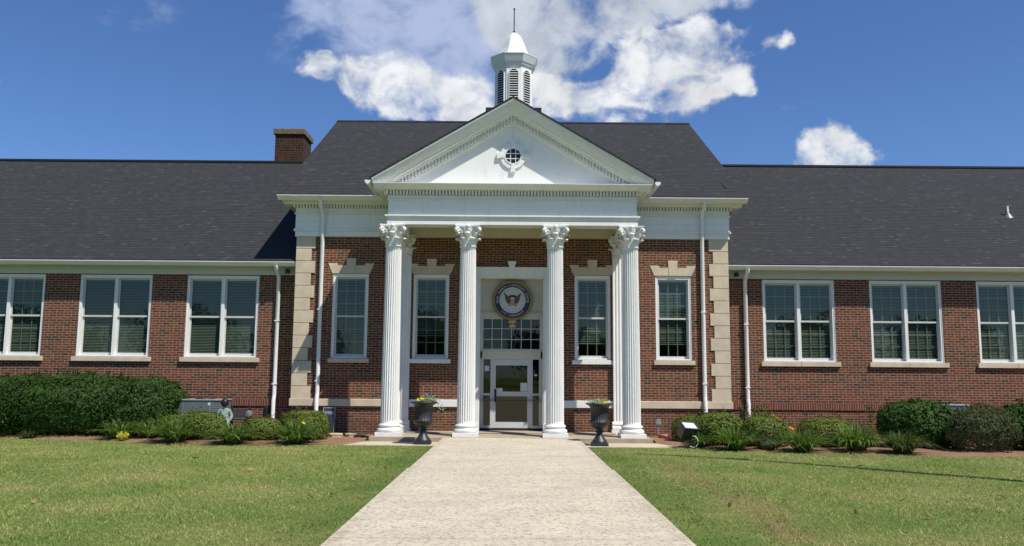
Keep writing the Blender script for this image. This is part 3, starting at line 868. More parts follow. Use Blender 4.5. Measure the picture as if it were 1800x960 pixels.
def capital_mesh(r):
    m = MB(); z0 = 0
    prof = [(r, 0), (r + .02, .008), (r + .03, .025), (r + .02, .042), (r + .002, .05), (r - .005, .12), (r + .0, .28), (r + .02, .40), (r + .06, .48), (r + .085, .515)]
    m.lathe(prof, seg=40)
    for k in range(8): leaf(m, PI / 8 + k * PI / 4, r + .004, .05, .19, .165, .135)
    for k in range(8): leaf(m, k * PI / 4, r + .002, .05, .335, .165, .165)
    hw = .345
    for k in range(4):      # corner volutes
        a = PI / 4 + k * PI / 2; ca, sa = math.cos(a), math.sin(a)
        for side in (-1, 1):
            pts = []; rad = []
            for t in np.linspace(0, 1, 8):
                R = r + .03 + (.42 - r - .05) * t ** 1.6; z = .37 + .13 * t ** .8
                off = side * (.030 * (1 - t) + .022)
                pts.append((R * ca - off * sa, R * sa + off * ca, z)); rad.append(.016 + .008 * t)
            for t in np.linspace(0, 1, 16)[1:]:
                th = PI / 2 - t * 3.3 * PI; q = .062 * (1 - .78 * t)
                R = .40 + q * math.cos(th); z = .445 + q * math.sin(th); off = side * .022
                pts.append((R * ca - off * sa, R * sa + off * ca, z)); rad.append(.024 - .008 * t)
            m.tube(pts, rad, 7)
        leaf(m, a, r + .03, .24, .22, .11, .12)
        b_ = k * PI / 2; cb, sb = math.cos(b_), math.sin(b_)
        for side in (-1, 1):     # small inner scrolls
            pts = []
            for t in np.linspace(0, 1, 14):
                th = -PI / 2 + t * 2.4 * PI; q = .045 * (1 - .7 * t)
                off = side * (.055 + q * math.cos(th)); z = .455 + q * math.sin(th); R = r + .075
                pts.append((R * cb - off * sb, R * sb + off * cb, z))
            m.tube(pts, .013, 6)
        m.ellip(((r + .105) * cb, (r + .105) * sb, .545), .05, .05, .05, 10, 6)
        m.ellip(((r + .10) * cb, (r + .10) * sb, .485), .028, .028, .04, 8, 6)
    poly = []
    for k in range(4):
        a = k * PI / 2
        for u in np.linspace(-1, 1, 9):
            d = .262 + (hw - .262 - .022) * abs(u) ** 2.0
            x, y = d, u * (hw - .022 * (abs(u) == 1))
            poly.append((x * math.cos(a) - y * math.sin(a), x * math.sin(a) + y * math.cos(a)))
    m.prism_z(poly, .520, .548); m.prism_z([(x * 1.035, y * 1.035) for x, y in poly], .548, CAPH - .001)
    return m
CX = [-3.155, -1.17, 1.145, 3.145]; CY = -1.555
col0 = None
for x in CX:
    if col0 is None:
        col0 = shaft_mesh(.236, .205, H0 + .33, H1 - CAPH + .01).build('column', WHITE, B, (x, CY, 0))
        base_mesh(.655, .236).build('column_base', WHITE, col0, bevel=.006)
        capital_mesh(.205).build('capital', WHITE, col0, (0, 0, H1 - CAPH))
    else:
        c = copy_tree(col0, B); c.location = (x, CY, 0)
# pilasters against the wall
def pil_shaft(w, d, z0, z1):
    m = MB(); n = 5; fw_ = w / (n * 1.45 + .45); gap = fw_ * .45
    pts = [(-w / 2, .05), (-w / 2, -d)]
    x = -w / 2 + gap
    for k in range(n):
        for t in np.linspace(0, 1, 7):
            pts.append((x + fw_ * t, -d + .024 * math.sin(PI * t)))
        x += fw_ + gap
    pts += [(w / 2, -d), (w / 2, .05)]
    m.prism_z(pts, z0, z1); return m
pil0 = None
for x in (-3.085, 3.085):
    if pil0 is None:
        pil0 = pil_shaft(.47, .13, H0 + .32, H1 - CAPH).build('pilaster', WHITE, B, (x, 0, 0))
        m = MB(); m.box(-.30, .30, -.21, .04, H0 - .01, H0 + .11); m.prism_x([(-.20, H0 + .11), (-.21, H0 + .15), (-.19, H0 + .19), (-.155, H0 + .205), (-.155, H0 + .23), (-.175, H0 + .255), (-.16, H0 + .30), (-.135, H0 + .325), (.04, H0 + .325), (.04, H0 + .11)], -.275, .275)
        m.build('pilaster_base', WHITE, pil0)
        cp = capital_mesh(.225); cp.xform(Matrix.Diagonal((1.0, .62, 1.0, 1))); cp.build('capital', WHITE, pil0, (0, .02, H1 - CAPH))
    else:
        c = copy_tree(pil0, B); c.location = (x, 0, 0)

# --- entrance
m = MB()
for s in (-1, 1):
    m.box(s * .92, s * 1.035, -.05, .1, .03, 4.38); m.box(s * .885, s * .919, -.03, .40, .062, 4.38); m.box(s * .90, s * 1.06, -.075, .0, .062, .28)
m.box(-1.035, 1.035, -.052, .1, 4.38, 4.655); m.box(-1.05, 1.05, -.085, .0, 4.60, 4.66); m.box(-.885, .885, -.03, .40, 4.345, 4.379)
m.box(-.92, .92, -.06, -.05, 4.38, 4.42)
ENT = m.build('entrance_surround', WHITE, B, bevel=.004)
m = MB(); m.prism_y([(-.075, 4.36), (.075, 4.36), (.085, 4.72), (.11, 4.75), (.12, 4.82), (-.12, 4.82), (-.11, 4.75), (-.085, 4.72)], -.12, .02); m.build('keystone', WHITE, ENT)
m = MB(); m.box(-.885, .885, .36, .45, 3.40, 4.345); m.box(-.885, .885, .335, .45, 3.25, 3.40); m.box(-.885, .885, .32, .36, 3.375, 3.40); m.box(-.885, .885, .335, .45, 2.09, 2.31); m.box(-.885, .885, .325, .36, 2.285, 2.31)
for s in (-1, 1): m.box(s * .835, s * .885, .335, .45, .13, 3.25)
m.build('entrance_panel', CREAMSHADE, ENT)
m = MB()
for i in range(7):
    x = -.835 + i * 1.67 / 6; w = .03 if i in (0, 6) else .009
    m.box(x - w, x + w, .345, .385, 2.31, 3.25)
for j in range(4):
    z = 2.325 + j * .91 / 3; w = .03 if j in (0, 3) else .009
    m.box(-.80, .80, .346, .384, z - w, z + w)
TR = m.build('transom_window', TRIMGREY, B)
m = MB(); m.quad((-.82, .366, 2.32), (.82, .366, 2.32), (.82, .366, 3.24), (-.82, .366, 3.24)); m.build('pane', GLASSD, TR)
m = MB()
for x in (-.815, -.565, .585, .815): m.box(x - .025, x + .025, .34, .42, .13, 2.06)
m.box(-.84, .84, .341, .419, 2.06, 2.09)
for a, c in ((-.79, -.59), (.61, .79)):
    m.box(a, c, .345, .415, .13, .20); m.box(a, c, .345, .415, 1.04, 1.10)
DF = m.build('door_frame', TRIMGREY, B)
m = MB()
for a, c in ((-.79, -.59), (.61, .79)):
    for e, g in ((.20, 1.04), (1.10, 2.06)):
        m = MB(); m.quad((a, .38, e), (c, .38, e), (c, .38, g), (a, .38, g)); m.build('pane', GLASSD, DF)
m = MB(); m.box(-.88, .88, .34, .55, .062, .13); m.build('threshold', DARK, DF)
m = MB(); x0, x1 = -.54, .56
m.box(x0, x0 + .10, .352, .40, .135, 2.055); m.box(x1 - .10, x1, .352, .40, .135, 2.055)
m.box(x0 + .1, x1 - .1, .353, .399, .135, .30); m.box(x0 + .1, x1 - .1, .353, .399, 1.02, 1.15); m.box(x0 + .1, x1 - .1, .353, .399, 1.89, 2.055)
DOOR = m.build('door', TRIMGREY, B)
for e, g in ((.30, 1.02), (1.15, 1.89)):
    m = MB(); m.quad((x0 + .1, .376, e), (x1 - .1, .376, e), (x1 - .1, .376, g), (x0 + .1, .376, g)); m.build('pane', GLASSD, DOOR)
m = MB(); m.box(-.475, -.415, .343, .352, .86, 1.22); m.tube([(-.445, .343, .90), (-.445, .30, .93), (-.445, .30, 1.15), (-.445, .343, 1.18)], .013, 8); m.build('handle', BLACKIRON, DOOR)
# papers taped on the glass
for lab, x, y, z, w, h in (('small pale blue notice taped at the lower left of the upper door glass', -.36, .371, 1.19, .23, .11),
                           ('tall white notice taped at the lower right of the upper door glass', .36, .371, 1.28, .19, .24),
                           ('small white sticker high on the left sidelight glass', -.695, .375, 1.80, .13, .15),
                           ('small round white sticker on the right sidelight glass', .70, .375, 1.62, .085, .06)):
    b = MB()
    if 'round' in lab: b.ellip((0, 0, 0), w / 2, .0015, h / 2, 20, 10)
    else: b.box(-w / 2, w / 2, -.0015, .0015, -h / 2, h / 2)
    tag(b.build('notice', PAPER, None, (x, y, z)), lab, 'notice', 'notices on the entrance glass')

# --- cupola
def octa(h, a0=PI / 8): return [(h / math.cos(PI / 8) * math.cos(a0 + k * PI / 4), h / math.cos(PI / 8) * math.sin(a0 + k * PI / 4)) for k in range(8)]
CC = (0.01, 6.9)
def at(poly): return [(x + CC[0], y + CC[1]) for x, y in poly]
m = MB(); m.box(CC[0] - 1.02, CC[0] + 1.02, CC[1] - .9, CC[1] + .9, 10.2, 11.33); 
CUPB = m.build('cupola_base', SHINGLE, B)
m = MB(); m.prism_z(at(octa(.66)), 11.33, 13.05); m.prism_z(at(octa(.69)), 11.33, 11.45)
CUP = m.build('cupola', WHITE, B)
m = MB(); m.lathe([(r / math.cos(PI / 8), z) for r, z in ((.665, 12.98), (.70, 13.05), (.715, 13.06), (.755, 13.15), (.77, 13.16), (.785, 13.20), (.865, 13.42), (.875, 13.43), (.875, 13.455))], CC[0], CC[1], 8, False, PI / 8)
m.build('cornice', WHITE, CUP)
prof = [(.66, 13.455), (.585, 13.55), (.54, 13.63), (.50, 13.73), (.455, 13.84), (.405, 13.99), (.36, 14.12), (.30, 14.27), (.225, 14.40), (.137, 14.49), (.02, 14.57)]
m = MB(); m.lathe([(r / math.cos(PI / 8), z) for r, z in prof], CC[0], CC[1], 8, False, PI / 8); m.build('cupola_roof', WHITE, CUP)
m = MB(); m.tube([(CC[0], CC[1], 14.5), (CC[0], CC[1], 15.50)], .020, 8); m.ellip((CC[0], CC[1], 15.51), .035, .035, .05, 10, 6); m.ellip((CC[0], CC[1], 14.60), .05, .05, .04, 10, 6); m.build('finial', BLACKIRON, CUP)
for k in range(8):
    a = -PI / 2 + k * PI / 4
    mx = Matrix.Translation((CC[0], CC[1], 0)) @ Matrix.Rotation(a + PI / 2, 4, 'Z')
    lw, zb, zt = .165, 11.62, 12.72
    b = MB()      # dark recess just proud of the face, then slats in front of it, arched head
    arc = [(lw * math.cos(t), zt + lw * math.sin(t)) for t in np.linspace(0, PI, 13)]
    b.prism_y([(-lw, zb), (lw, zb)] + arc, -.664, -.655); b.xform(mx)
    lv = b.build('louvre', DARK, CUP)
    b = MB(); n = 14
    for i in range(n):
        z = zb + (zt + lw - zb) * (i + .15) / n
        hw = lw if z < zt else math.sqrt(max(.0004, lw ** 2 - (z - zt) ** 2))
        b.prism_x([(-.664, z + .030), (-.705, z + .002), (-.705, z - .012), (-.664, z + .016)], -hw, hw)
    for s in (-1, 1): b.box(s * lw, s * (lw + .022), -.705, -.655, zb - .02, zt)
    b.box(-lw - .022, lw + .022, -.708, -.655, zb - .05, zb - .015)
    o = [((lw + .022) * math.cos(t), zt + (lw + .022) * math.sin(t)) for t in np.linspace(0, PI, 13)]
    for i in range(12): b.prism_y([arc[i], o[i], o[i + 1], arc[i + 1]], -.705, -.656)
    b.xform(mx); b.build('louvre_slats', WHITE, CUP)

# --- chimney, vent pipe
m = MB(); m.box(-9.36, -8.26, 8.45, 9.75, 9.3, 10.98); CH = m.build('chimney', CHIMBRICK, B)
m = MB(); m.box(-9.43, -8.19, 8.38, 9.82, 10.96, 11.19); m.build('chimney_cap', simple('chimney_cap_brick', (.15, .10, .06), .9, 0, .3, 8, .4), CH, bevel=.02)
m = MB(); m.lathe([(.055, 6.85), (.055, 7.33), (.045, 7.33), (.045, 7.2)], 16.46, 3.75, 16); m.lathe([(.19, 6.86), (.15, 6.96), (.08, 7.04), (.06, 7.08)], 16.46, 3.72, 16); m.build('vent_pipe', METALGR, B)

# --- downspouts
def downspout(pts, name='downspout', r=.047):
    m = MB(); m.tube(pts, r, 14)
    return m.build(name, GUTTERW, B)
for s in (-1, 1):
    x = s * 5.40
    d = downspout([(x - s * -.02, -.52, 6.50), (x, -.50, 6.42), (x, -.42, 6.33), (x, -.24, 6.22), (x, -.14, 6.12), (x, -.13, 5.98), (x, -.13, 5.60), (x, -.12, 5.5), (x, -.075, 5.38), (x, -.075, 1.1), (x, -.085, 1.0), (x, -.125, .92), (x, -.125, -.08)], r=.058)
    for z in (1.4, 3.4):
        m = MB(); m.box(x - .068, x + .068, -.140, -.03, z, z + .03); m.build('bracket', GUTTERW, d)
    x = s * 6.735
    d = downspout([(x, .09, 4.69), (x, .10, 4.62), (x, .20, 4.52), (x, .36, 4.42), (x, .415, 4.33), (x, .42, 1.02), (x, .41, .95), (x, .375, .86), (x, .375, -.08)], r=.058)
    for z in (1.3, 3.1):
        m = MB(); m.box(x - .068, x + .068, .355, .48, z, z + .03); m.build('bracket', GUTTERW, d)
    # little flood lamp tucked under the wing eave
    m = MB(); m.lathe([(.03, 0), (.055, -.02), (.075, -.09), (.07, -.12), (.02, -.125)], s * 6.30 + s * .18, .36, 14); 
    m.xform(Matrix.Translation((0, 0, 4.61))); m.build('eave_lamp', BLACKIRON, B)
# crawl-space vent low in the left wing
m = MB(); m.box(-7.0, -6.76, .46, .52, .42, .68)
for i in range(5): m.prism_x([(.46, .45 + i * .045), (.445, .44 + i * .045), (.445, .455 + i * .045), (.46, .47 + i * .045)], -6.98, -6.78)
m.build('foundation_vent', DARK, B)

# ------------------------------------------------------------------ emblem over the door
E_ = thing('wall_emblem', 'round gold-rimmed eagle emblem with navy lettered ring hanging above the entrance door', 'emblem', (.02, .20, 3.735))
def disc(r, y0, y1, mat, name, seg=64):
    m = MB(); m.prism_y([(r * math.cos(2 * PI * k / seg), r * math.sin(2 * PI * k / seg)) for k in range(seg)], y0, y1); return m.build(name, mat, E_)
m = MB(); seg = 72; prof = [(.50, .0), (.50, -.05), (.52, -.065), (.545, -.05), (.56, -.06), (.575, -.04), (.58, 0.0), (.57, .05)]
v = [(r * math.cos(2 * PI * k / seg), y, r * math.sin(2 * PI * k / seg)) for r, y in prof for k in range(seg)]
m.add(v, [(i * seg + k, i * seg + (k + 1) % seg, (i + 1) * seg + (k + 1) % seg, (i + 1) * seg + k) for i in range(len(prof) - 1) for k in range(seg)], True); m.build('rim', GOLD, E_)
disc(.505, -.03, .05, NAVY, 'ring'); disc(.372, -.04, -.031, EMBW, 'field')
m = MB()
for k in range(28):
    a = 2 * PI * k / 28 + .05; c, s_ = .318 * math.cos(a), .318 * math.sin(a)
    m.prism_y([(c + (.014 if i % 2 == 0 else .007) * math.cos(a + i * PI / 5), s_ + (.014 if i % 2 == 0 else .007) * math.sin(a + i * PI / 5)) for i in range(10)], -.046, -.041)
m.build('star', NAVY, E_)
m = MB()
for s in (-1, 1):
    w = [(0, .10), (.07, .11), (.13, .125), (.185, .165), (.245, .225), (.235, .16), (.215, .09), (.205, .03), (.18, -.04), (.14, -.09), (.09, -.105), (.04, -.08)]
    poly = [(s * x, z) for x, z in w]
    if s > 0: poly = poly[::-1]
    m.prism_y(poly, -.052, -.041)
    for i in range(4):
        m.prism_y([(s * (.10 + i * .03), -.09 + i * .035), (s * (.115 + i * .03), -.09 + i * .035), (s * (.19 + i * .012), .10 + i * .03), (s * (.182 + i * .012), .10 + i * .03)][::(1 if s > 0 else -1)], -.056, -.0525)
    m.prism_y([(s * .05, -.13), (s * .10, -.17), (s * .13, -.155), (s * .09, -.12)][::(-1 if s > 0 else 1)], -.052, -.041)
m.build('eagle', EAGLE, E_)
m = MB(); m.prism_y([(-.12, .075), (.12, .075), (.10, .125), (.05, .145), (-.05, .145), (-.10, .125)], -.060, -.0525); m.build('banner', EAGLEG, E_)
m = MB(); m.ellip((0, -.056, .048), .062, .012, .036, 16, 8); m.prism_y([(-.045, -.15), (0, -.18), (.045, -.15), (0, -.165)], -.05, -.041); m.build('eagle_head', EMBW, E_)
m = MB(); m.prism_y([(-.075, .02), (-.07, -.06), (-.045, -.11), (0, -.135), (.045, -.11), (.07, -.06), (.075, .02)], -.064, -.0525); SH = m.build('shield', RED, E_)
m = MB()
for x in (-.035, 0, .035): m.box(x - .008, x + .008, -.067, -.064, -.10, .0)
m.build('shield_stripes', EMBW, SH)
def glyphs():
    cache = {}
    def get(ch):
        if ch not in cache:
            cu = bpy.data.curves.new('glyph', 'FONT'); cu.body = ch; cu.size = 1.0; cu.extrude = .02; cu.resolution_u = 3
            ob = bpy.data.objects.new('glyph', cu); COL.objects.link(ob)
            dg = bpy.context.evaluated_depsgraph_get(); me = bpy.data.meshes.new_from_object(ob.evaluated_get(dg))
            vs = [tuple(v.co) for v in me.vertices]; fs = [tuple(p.vertices) for p in me.polygons]
            bpy.data.objects.remove(ob); bpy.data.curves.remove(cu); bpy.data.meshes.remove(me)
            xs_ = [v[0] for v in vs] or [0, .3]
            cache[ch] = (vs, fs, min(xs_), max(xs_))
        return cache[ch]
    return get
GL = glyphs()
def arc_text(m, txt, R, a_mid, span, size, bottom=False):
    n = len(txt)
    for i, ch in enumerate(txt):
        if ch == ' ': continue
        vs, fs, x0, x1 = GL(ch); t = (i - (n - 1) / 2) / (n - 1)
        a = a_mid + (-t if not bottom else t) * span
        rot = a - PI / 2 if not bottom else a + PI / 2
        out = []
        for x, y, z in vs:
            px = (x - (x0 + x1) / 2) * size; py = (y - .35) * size
            wx = R * math.cos(a) + px * math.cos(rot) - py * math.sin(rot); wz = R * math.sin(a) + px * math.sin(rot) + py * math.cos(rot)
            out.append((wx, -.034 - z * .1, wz))
        m.add(out, fs)
m = MB(); arc_text(m, 'ALEX SHARON LIGHTHOUSE SCHOOL', .437, PI / 2, math.radians(196), .092); arc_text(m, 'CITY LEADERSHIP', .437, -PI / 2, math.radians(86), .085, True)
m.build('lettering', simple('silver_lettering', (.52, .52, .55), .5, 0, .04), E_)
m = MB()
for z, r in ((-.60, .105), (-.72, .088)):
    m.ellip((0, 0, z), r, .05, .055, 18, 10)
    for k in range(-2, 3): m.ellip((k * r * .42, -.03, z - .012), r * .22, .03, .05, 8, 6)
m.box(-.03, .03, .0, .03, -.76, -.50)
m.build('pendant', TAN, E_)

# ------------------------------------------------------------------ urns
def urn(loc, label):
    t = thing('planter_urn', label, 'urn', loc, 0, 'black urns beside the walk')
    m = MB()
    m.prism_z([(-.20, -.20), (.20, -.20), (.20, .20), (-.20, .20)], 0, .075)
    m.lathe([(.19, .075), (.19, .10), (.165, .14), (.12, .20), (.085, .26), (.075, .30)], seg=32)
    m.build('foot', BLACKIRON, t, bevel=.008)
    m = MB(); m.lathe([(.075, .30), (.085, .315), (.115, .325), (.12, .345), (.10, .36), (.08, .375), (.085, .40), (.14, .43), (.20, .47), (.235, .52), (.245, .55)], seg=36); m.build('stem', BLACKIRON, t)
    m = MB(); seg = 96; prof = [(.245, .55), (.255, .56), (.235, .575), (.21, .60), (.205, .80), (.225, .93), (.285, .985), (.335, 1.0), (.345, 1.015), (.335, 1.03), (.28, 1.025), (.20, .98)]
    v = []
    for i, (r, z) in enumerate(prof):
        for k in range(seg):
            a = 2 * PI * k / seg; rr = r + (.008 * math.cos(a * 24) if 3 <= i <= 5 else 0)
            v.append((rr * math.cos(a), rr * math.sin(a), z))
    m.add(v, [(i * seg + k, i * seg + (k + 1) % seg, (i + 1) * seg + (k + 1) % seg, (i + 1) * seg + k) for i in range(len(prof) - 1) for k in range(seg)], True)
    for k in range(28):
        a = 2 * PI * k / 28; m.ellip((.235 * math.cos(a), .235 * math.sin(a), .575), .020, .020, .022, 8, 5)
    m.build('bowl', BLACKIRON, t)
    return t

# ------------------------------------------------------------------ vegetation builders
def leaf_quads(P, N, L, W, jitter=.6):
    n = len(P)
    N = N + rng.normal(0, jitter, (n, 3)); N /= np.linalg.norm(N, axis=1, keepdims=True) + 1e-9
    T = rng.normal(0, 1, (n, 3)); T -= N * (T * N).sum(1, keepdims=True); T /= np.linalg.norm(T, axis=1, keepdims=True) + 1e-9
    Bq = np.cross(N, T)
    Ls = (L * rng.uniform(.6, 1.3, n))[:, None]; Ws = (W * rng.uniform(.6, 1.3, n))[:, None]
    V = np.stack([P - T * Ls, P + Bq * Ws, P + T * Ls, P - Bq * Ws], 1).reshape(-1, 3)
    F = np.arange(4 * n).reshape(n, 4)
    return V, F

def lumpy(dirs, seed, amp, freq=2.5):
    r = np.random.default_rng(seed); s = np.zeros(len(dirs))
    for k in range(7):
        w = r.normal(0, 1, 3) * freq * (1 + .45 * k); s += np.sin(dirs @ w + r.uniform(0, 6.28)) / (1 + .35 * k)
    return 1 + amp * s / 2.4

def shrub(name, label, x, y, rx, ry, h, mat, n=5000, L=.022, W=.011, p=2.6, amp=.07, cat='shrub', group=None, spikes=0, freq=2.5, seed=None, depth=.30):
    """a clipped or loose evergreen: leaf-sized faces through the outer shell of a lumpy super-ellipsoid round a leafy core"""
    seed = seed or int(abs(x * 977 + y * 131)) + 3
    z0 = zg(x, y)
    d = rng.normal(0, 1, (n, 3)); d /= np.linalg.norm(d, axis=1, keepdims=True)
    d[:, 2] = np.where(d[:, 2] < -.75, -d[:, 2], d[:, 2])
    sup = (np.abs(d) ** p).sum(1) ** (-1 / p)
    rad = sup * lumpy(d, seed, amp, freq) * (1 - depth * rng.uniform(0, 1, n) ** 2.2 + rng.normal(0, .012, n))
    S = np.array([rx, ry, h * .56])
    P = d * rad[:, None] * S; P[:, 2] += h * .46
    keep = P[:, 2] > .01; P, d = P[keep], d[keep]
    V, F = leaf_quads(P, d / S, L * 1.35, W * 1.45, .34)
    Vs, Fs = [V], [F]; off = len(V)
    if spikes:
        k = spikes; dd = rng.normal(0, 1, (k, 3)); dd[:, 2] = np.abs(dd[:, 2]) + .3; dd /= np.linalg.norm(dd, axis=1, keepdims=True)
        for q in dd:
            rr = (np.abs(q) ** p).sum() ** (-1 / p); b0 = q * rr * S * .93 + [0, 0, h * .46]
            g = q * .35 + rng.normal(0, .3, 3) + [0, 0, .9]; g /= np.linalg.norm(g)
            ln = rng.uniform(.08, .24); m_ = int(16 + ln * 50)
            PP = b0 + np.outer(rng.uniform(0, 1, m_) * ln, g) + rng.normal(0, .012, (m_, 3))
            V2, F2 = leaf_quads(PP, np.tile(q, (m_, 1)), L, W, 1.0); Vs.append(V2); Fs.append(F2 + off); off += len(V2)
    # leafy core keeps light from passing straight through
    seg, rg = 22, 12
    cv = []
    for i in range(rg + 1):
        th = PI * i / rg
        for k in range(seg):
            a = 2 * PI * k / seg; cv.append((math.sin(th) * math.cos(a), math.sin(th) * math.sin(a), -math.cos(th)))
    cv = np.array(cv); sr = (np.abs(cv) ** p).sum(1) ** (-1 / p)
    CV = cv * (sr * lumpy(cv, seed, amp, freq) * (.97 - .62 * depth))[:, None] * S; CV[:, 2] = np.maximum(CV[:, 2] + h * .46, -.03)
    CF = np.array([(i * seg + k, i * seg + (k + 1) % seg, (i + 1) * seg + (k + 1) % seg, (i + 1) * seg + k) for i in range(rg) for k in range(seg)])
    if depth < .5: Vs.append(CV); Fs.append(CF + off)
    o = npmesh(name, np.concatenate(Vs), np.concatenate(Fs), mat, None, (x, y, z0))
    return tag(o, label, cat, group)

def clump(name, label, x, y, r, h, mat, n=150, w=.011, cat='plant', group=None, parent=None, upright=.0):
    """strap-leaved clump: each blade an arching strip that rises, bends over and droops"""
    V, F = [], []; K = 7
    n = int(n * 1.15); w *= 1.45
    if not parent: r *= 1.16; h *= 1.06
    for i in range(n):
        a = rng.uniform(0, 2 * PI); q = rng.uniform(0, 1) ** .6
        e = math.radians(88 - 52 * q * (1 - .5 * upright)); Lb = rng.uniform(.75, 1.1) * (h * 1.12 + r * .42 * q)
        r0 = rng.uniform(0, .30) * r; side = rng.normal(0, .25); tipz = rng.uniform(.1, .62) * h * (1 - .6 * q) + .02
        g = max(0.0, Lb * math.sin(e) - (h * (1 - q) + tipz * q))
        for k in range(K + 1):
            t = k / K
            rr = r0 + (Lb * math.cos(e) * t + .18 * r * q * t * t); z = Lb * math.sin(e) * t - g * t ** 2.3
            ww = w * (1 - t ** 2.6) + .0015; aa = a + side * t * t
            cx, cy = rr * math.cos(aa), rr * math.sin(aa)
            V.append((cx - ww * math.sin(aa), cy + ww * math.cos(aa), max(z, .004))); V.append((cx + ww * math.sin(aa), cy - ww * math.cos(aa), max(z, .004)))
        b0 = i * 2 * (K + 1)
        F += [(b0 + 2 * k, b0 + 2 * k + 1, b0 + 2 * k + 3, b0 + 2 * k + 2) for k in range(K)]
    if parent: return npmesh(name, V, F, mat, parent)
    o = npmesh(name, V, F, mat, None, (x, y, zg(x, y) + .035))
    return tag(o, label, cat, group)

def flower(m, c, r, tilt=0, n=6):
    for k in range(n):
        a = 2 * PI * k / n + tilt
        ca, sa = math.cos(a), math.sin(a)
        p = [Vector(c), Vector(c) + Vector((ca * .5 - sa * .32, -.4, sa * .5 + ca * .32)) * r, Vector(c) + Vector((ca, -.55, sa)) * r, Vector(c) + Vector((ca * .5 + sa * .32, -.4, sa * .5 - ca * .32)) * r]
        m.add(p, [(0, 1, 2, 3)])

u = urn((-2.16, -2.66, -.086), 'black fluted urn left of the walk, silver foliage spilling over its rim')
m = MB()
clump('urn_foliage', None, 0, 0, .30, .18, SILVER, 90, .012, parent=u).location = (.08, 0, .98)
for (x, z) in ((-.12, 1.10), (-.05, 1.13), (.02, 1.11), (-.08, 1.08)): flower(m, (x, -.12, z), .045, x * 9)
m.build('flower', PETALY, u)
P_ = rng.normal(0, 1, (420, 3)) * [.13, .12, .06] + [.18, -.02, 1.05]; P_[:, 2] -= np.clip(P_[:, 0] - .30, 0, 1) * 1.1
V, F = leaf_quads(P_, np.tile([0, -.4, 1.], (420, 1)), .026, .014, .8); npmesh('trailing_foliage', V, F, SILVER, u)
u = urn((2.18, -2.74, -.086), 'black fluted urn right of the walk, low yellow pansies inside its rim')
P_ = rng.normal(0, 1, (420, 3)) * [.13, .10, .04] + [-.03, -.02, 1.06]
V, F = leaf_quads(P_, np.tile([0, -.3, 1.], (420, 1)), .024, .013, .9); npmesh('urn_foliage', V, F, SILVER, u)
m = MB()
for (x, z) in ((.07, 1.08), (.13, 1.07), (.16, 1.09)): flower(m, (x, -.12, z), .042, x * 9)
m.build('flower', PETALY, u)

G1 = 'clipped boxwoods in the beds'; G2 = 'strap-leaved clumps along the bed edge'; G3 = 'large loose evergreens against the wings'
# big hedge on the left: overlapping yews
shrub('yew_shrub', 'dark loose yew cut by the left picture edge', -14.6, -.75, 1.75, 1.15, 1.50, YEW, 15000, .040, .012, 4.2, .07, 'shrub', G3, 110, depth=.42)
shrub('yew_shrub', 'tallest dark yew, second in from the left picture edge', -11.9, -.62, 1.75, 1.15, 1.60, YEW, 17000, .040, .012, 4.2, .07, 'shrub', G3, 120, depth=.42)
shrub('yew_shrub', 'dark yew ending beside the left green-grey cooling unit', -10.05, -.55, 1.15, 1.0, 1.48, YEW, 13000, .040, .012, 3.0, .09, 'shrub', G3, 90, depth=.42)
clump('daylily_clump', 'small low weed clump at the lawn edge under the tall yew', -12.4, -1.75, .22, .22, LILYD, 60, .010, 'plant', G2)
clump('daylily_clump', 'loose daylily clump behind the small yellow plant', -10.0, -1.85, .52, .55, LILY, 170, .011, 'plant', G2)
clump('daylily_clump', 'daylily clump between the yellow plant and the left-hand boxwoods', -9.25, -1.80, .45, .55, LILY, 150, .011, 'plant', G2)
clump('daylily_clump', 'big daylily clump just left of the wide boxwood', -8.25, -2.75, .58, .66, LILY, 240, .012, 'plant', G2)
shrub('boxwood_shrub', 'wide clipped boxwood in front of the left cooling unit', -7.85, -2.0, .60, .46, .70, BOX, 6500, .020, .011, 2.8, .05, 'shrub', G1, 16)
shrub('boxwood_shrub', 'low boxwood half hidden behind the big left daylily', -8.75, -1.35, .50, .45, .60, BOX, 4200, .020, .011, 2.6, .06, 'shrub', G1, 16)
clump('daylily_clump', 'daylily clump below the bench between two left boxwoods', -6.72, -3.02, .52, .52, LILY, 230, .012, 'plant', G2)
shrub('boxwood_shrub', 'small round boxwood beside the left wing downspout', -6.28, -2.1, .50, .45, .58, BOX, 5200, .020, .011, 2.7, .05, 'shrub', G1, 16)
shrub('boxwood_shrub', 'flat topped boxwood nearest the left end of the porch', -5.27, -1.85, .60, .5, .75, BOX, 6500, .020, .011, 3.2, .04, 'shrub', G1, 16)
clump('daylily_clump', 'daylily clump with one yellow bloom, nearest the porch', -5.28, -2.85, .56, .58, LILY, 240, .012, 'plant', G2)
m = MB(); flower(m, (0, 0, 0), .055); flower(m, (.02, -.02, -.01), .04, .5); tag(m.build('daylily_bloom', PETALY, None, (-5.02, -3.0, .44)), 'single yellow daylily bloom in front of the flat topped boxwood', 'flower')
# yellow leaved plant
P_ = rng.normal(0, 1, (200, 3)); P_ /= np.linalg.norm(P_, axis=1, keepdims=True); P_ = P_ * rng.uniform(.1, 1, (200, 1)) ** .6 * [.155, .09, .10] + [0, 0, .10]
V, F = leaf_quads(P_, np.tile([0, -1., .6], (200, 1)), .035, .014, .6)
tag(npmesh('yellow_plant', V, F, YELLOWL, None, (-9.72, -2.3, -.06)), 'small bright yellow plant at the lawn edge of the left bed', 'plant')
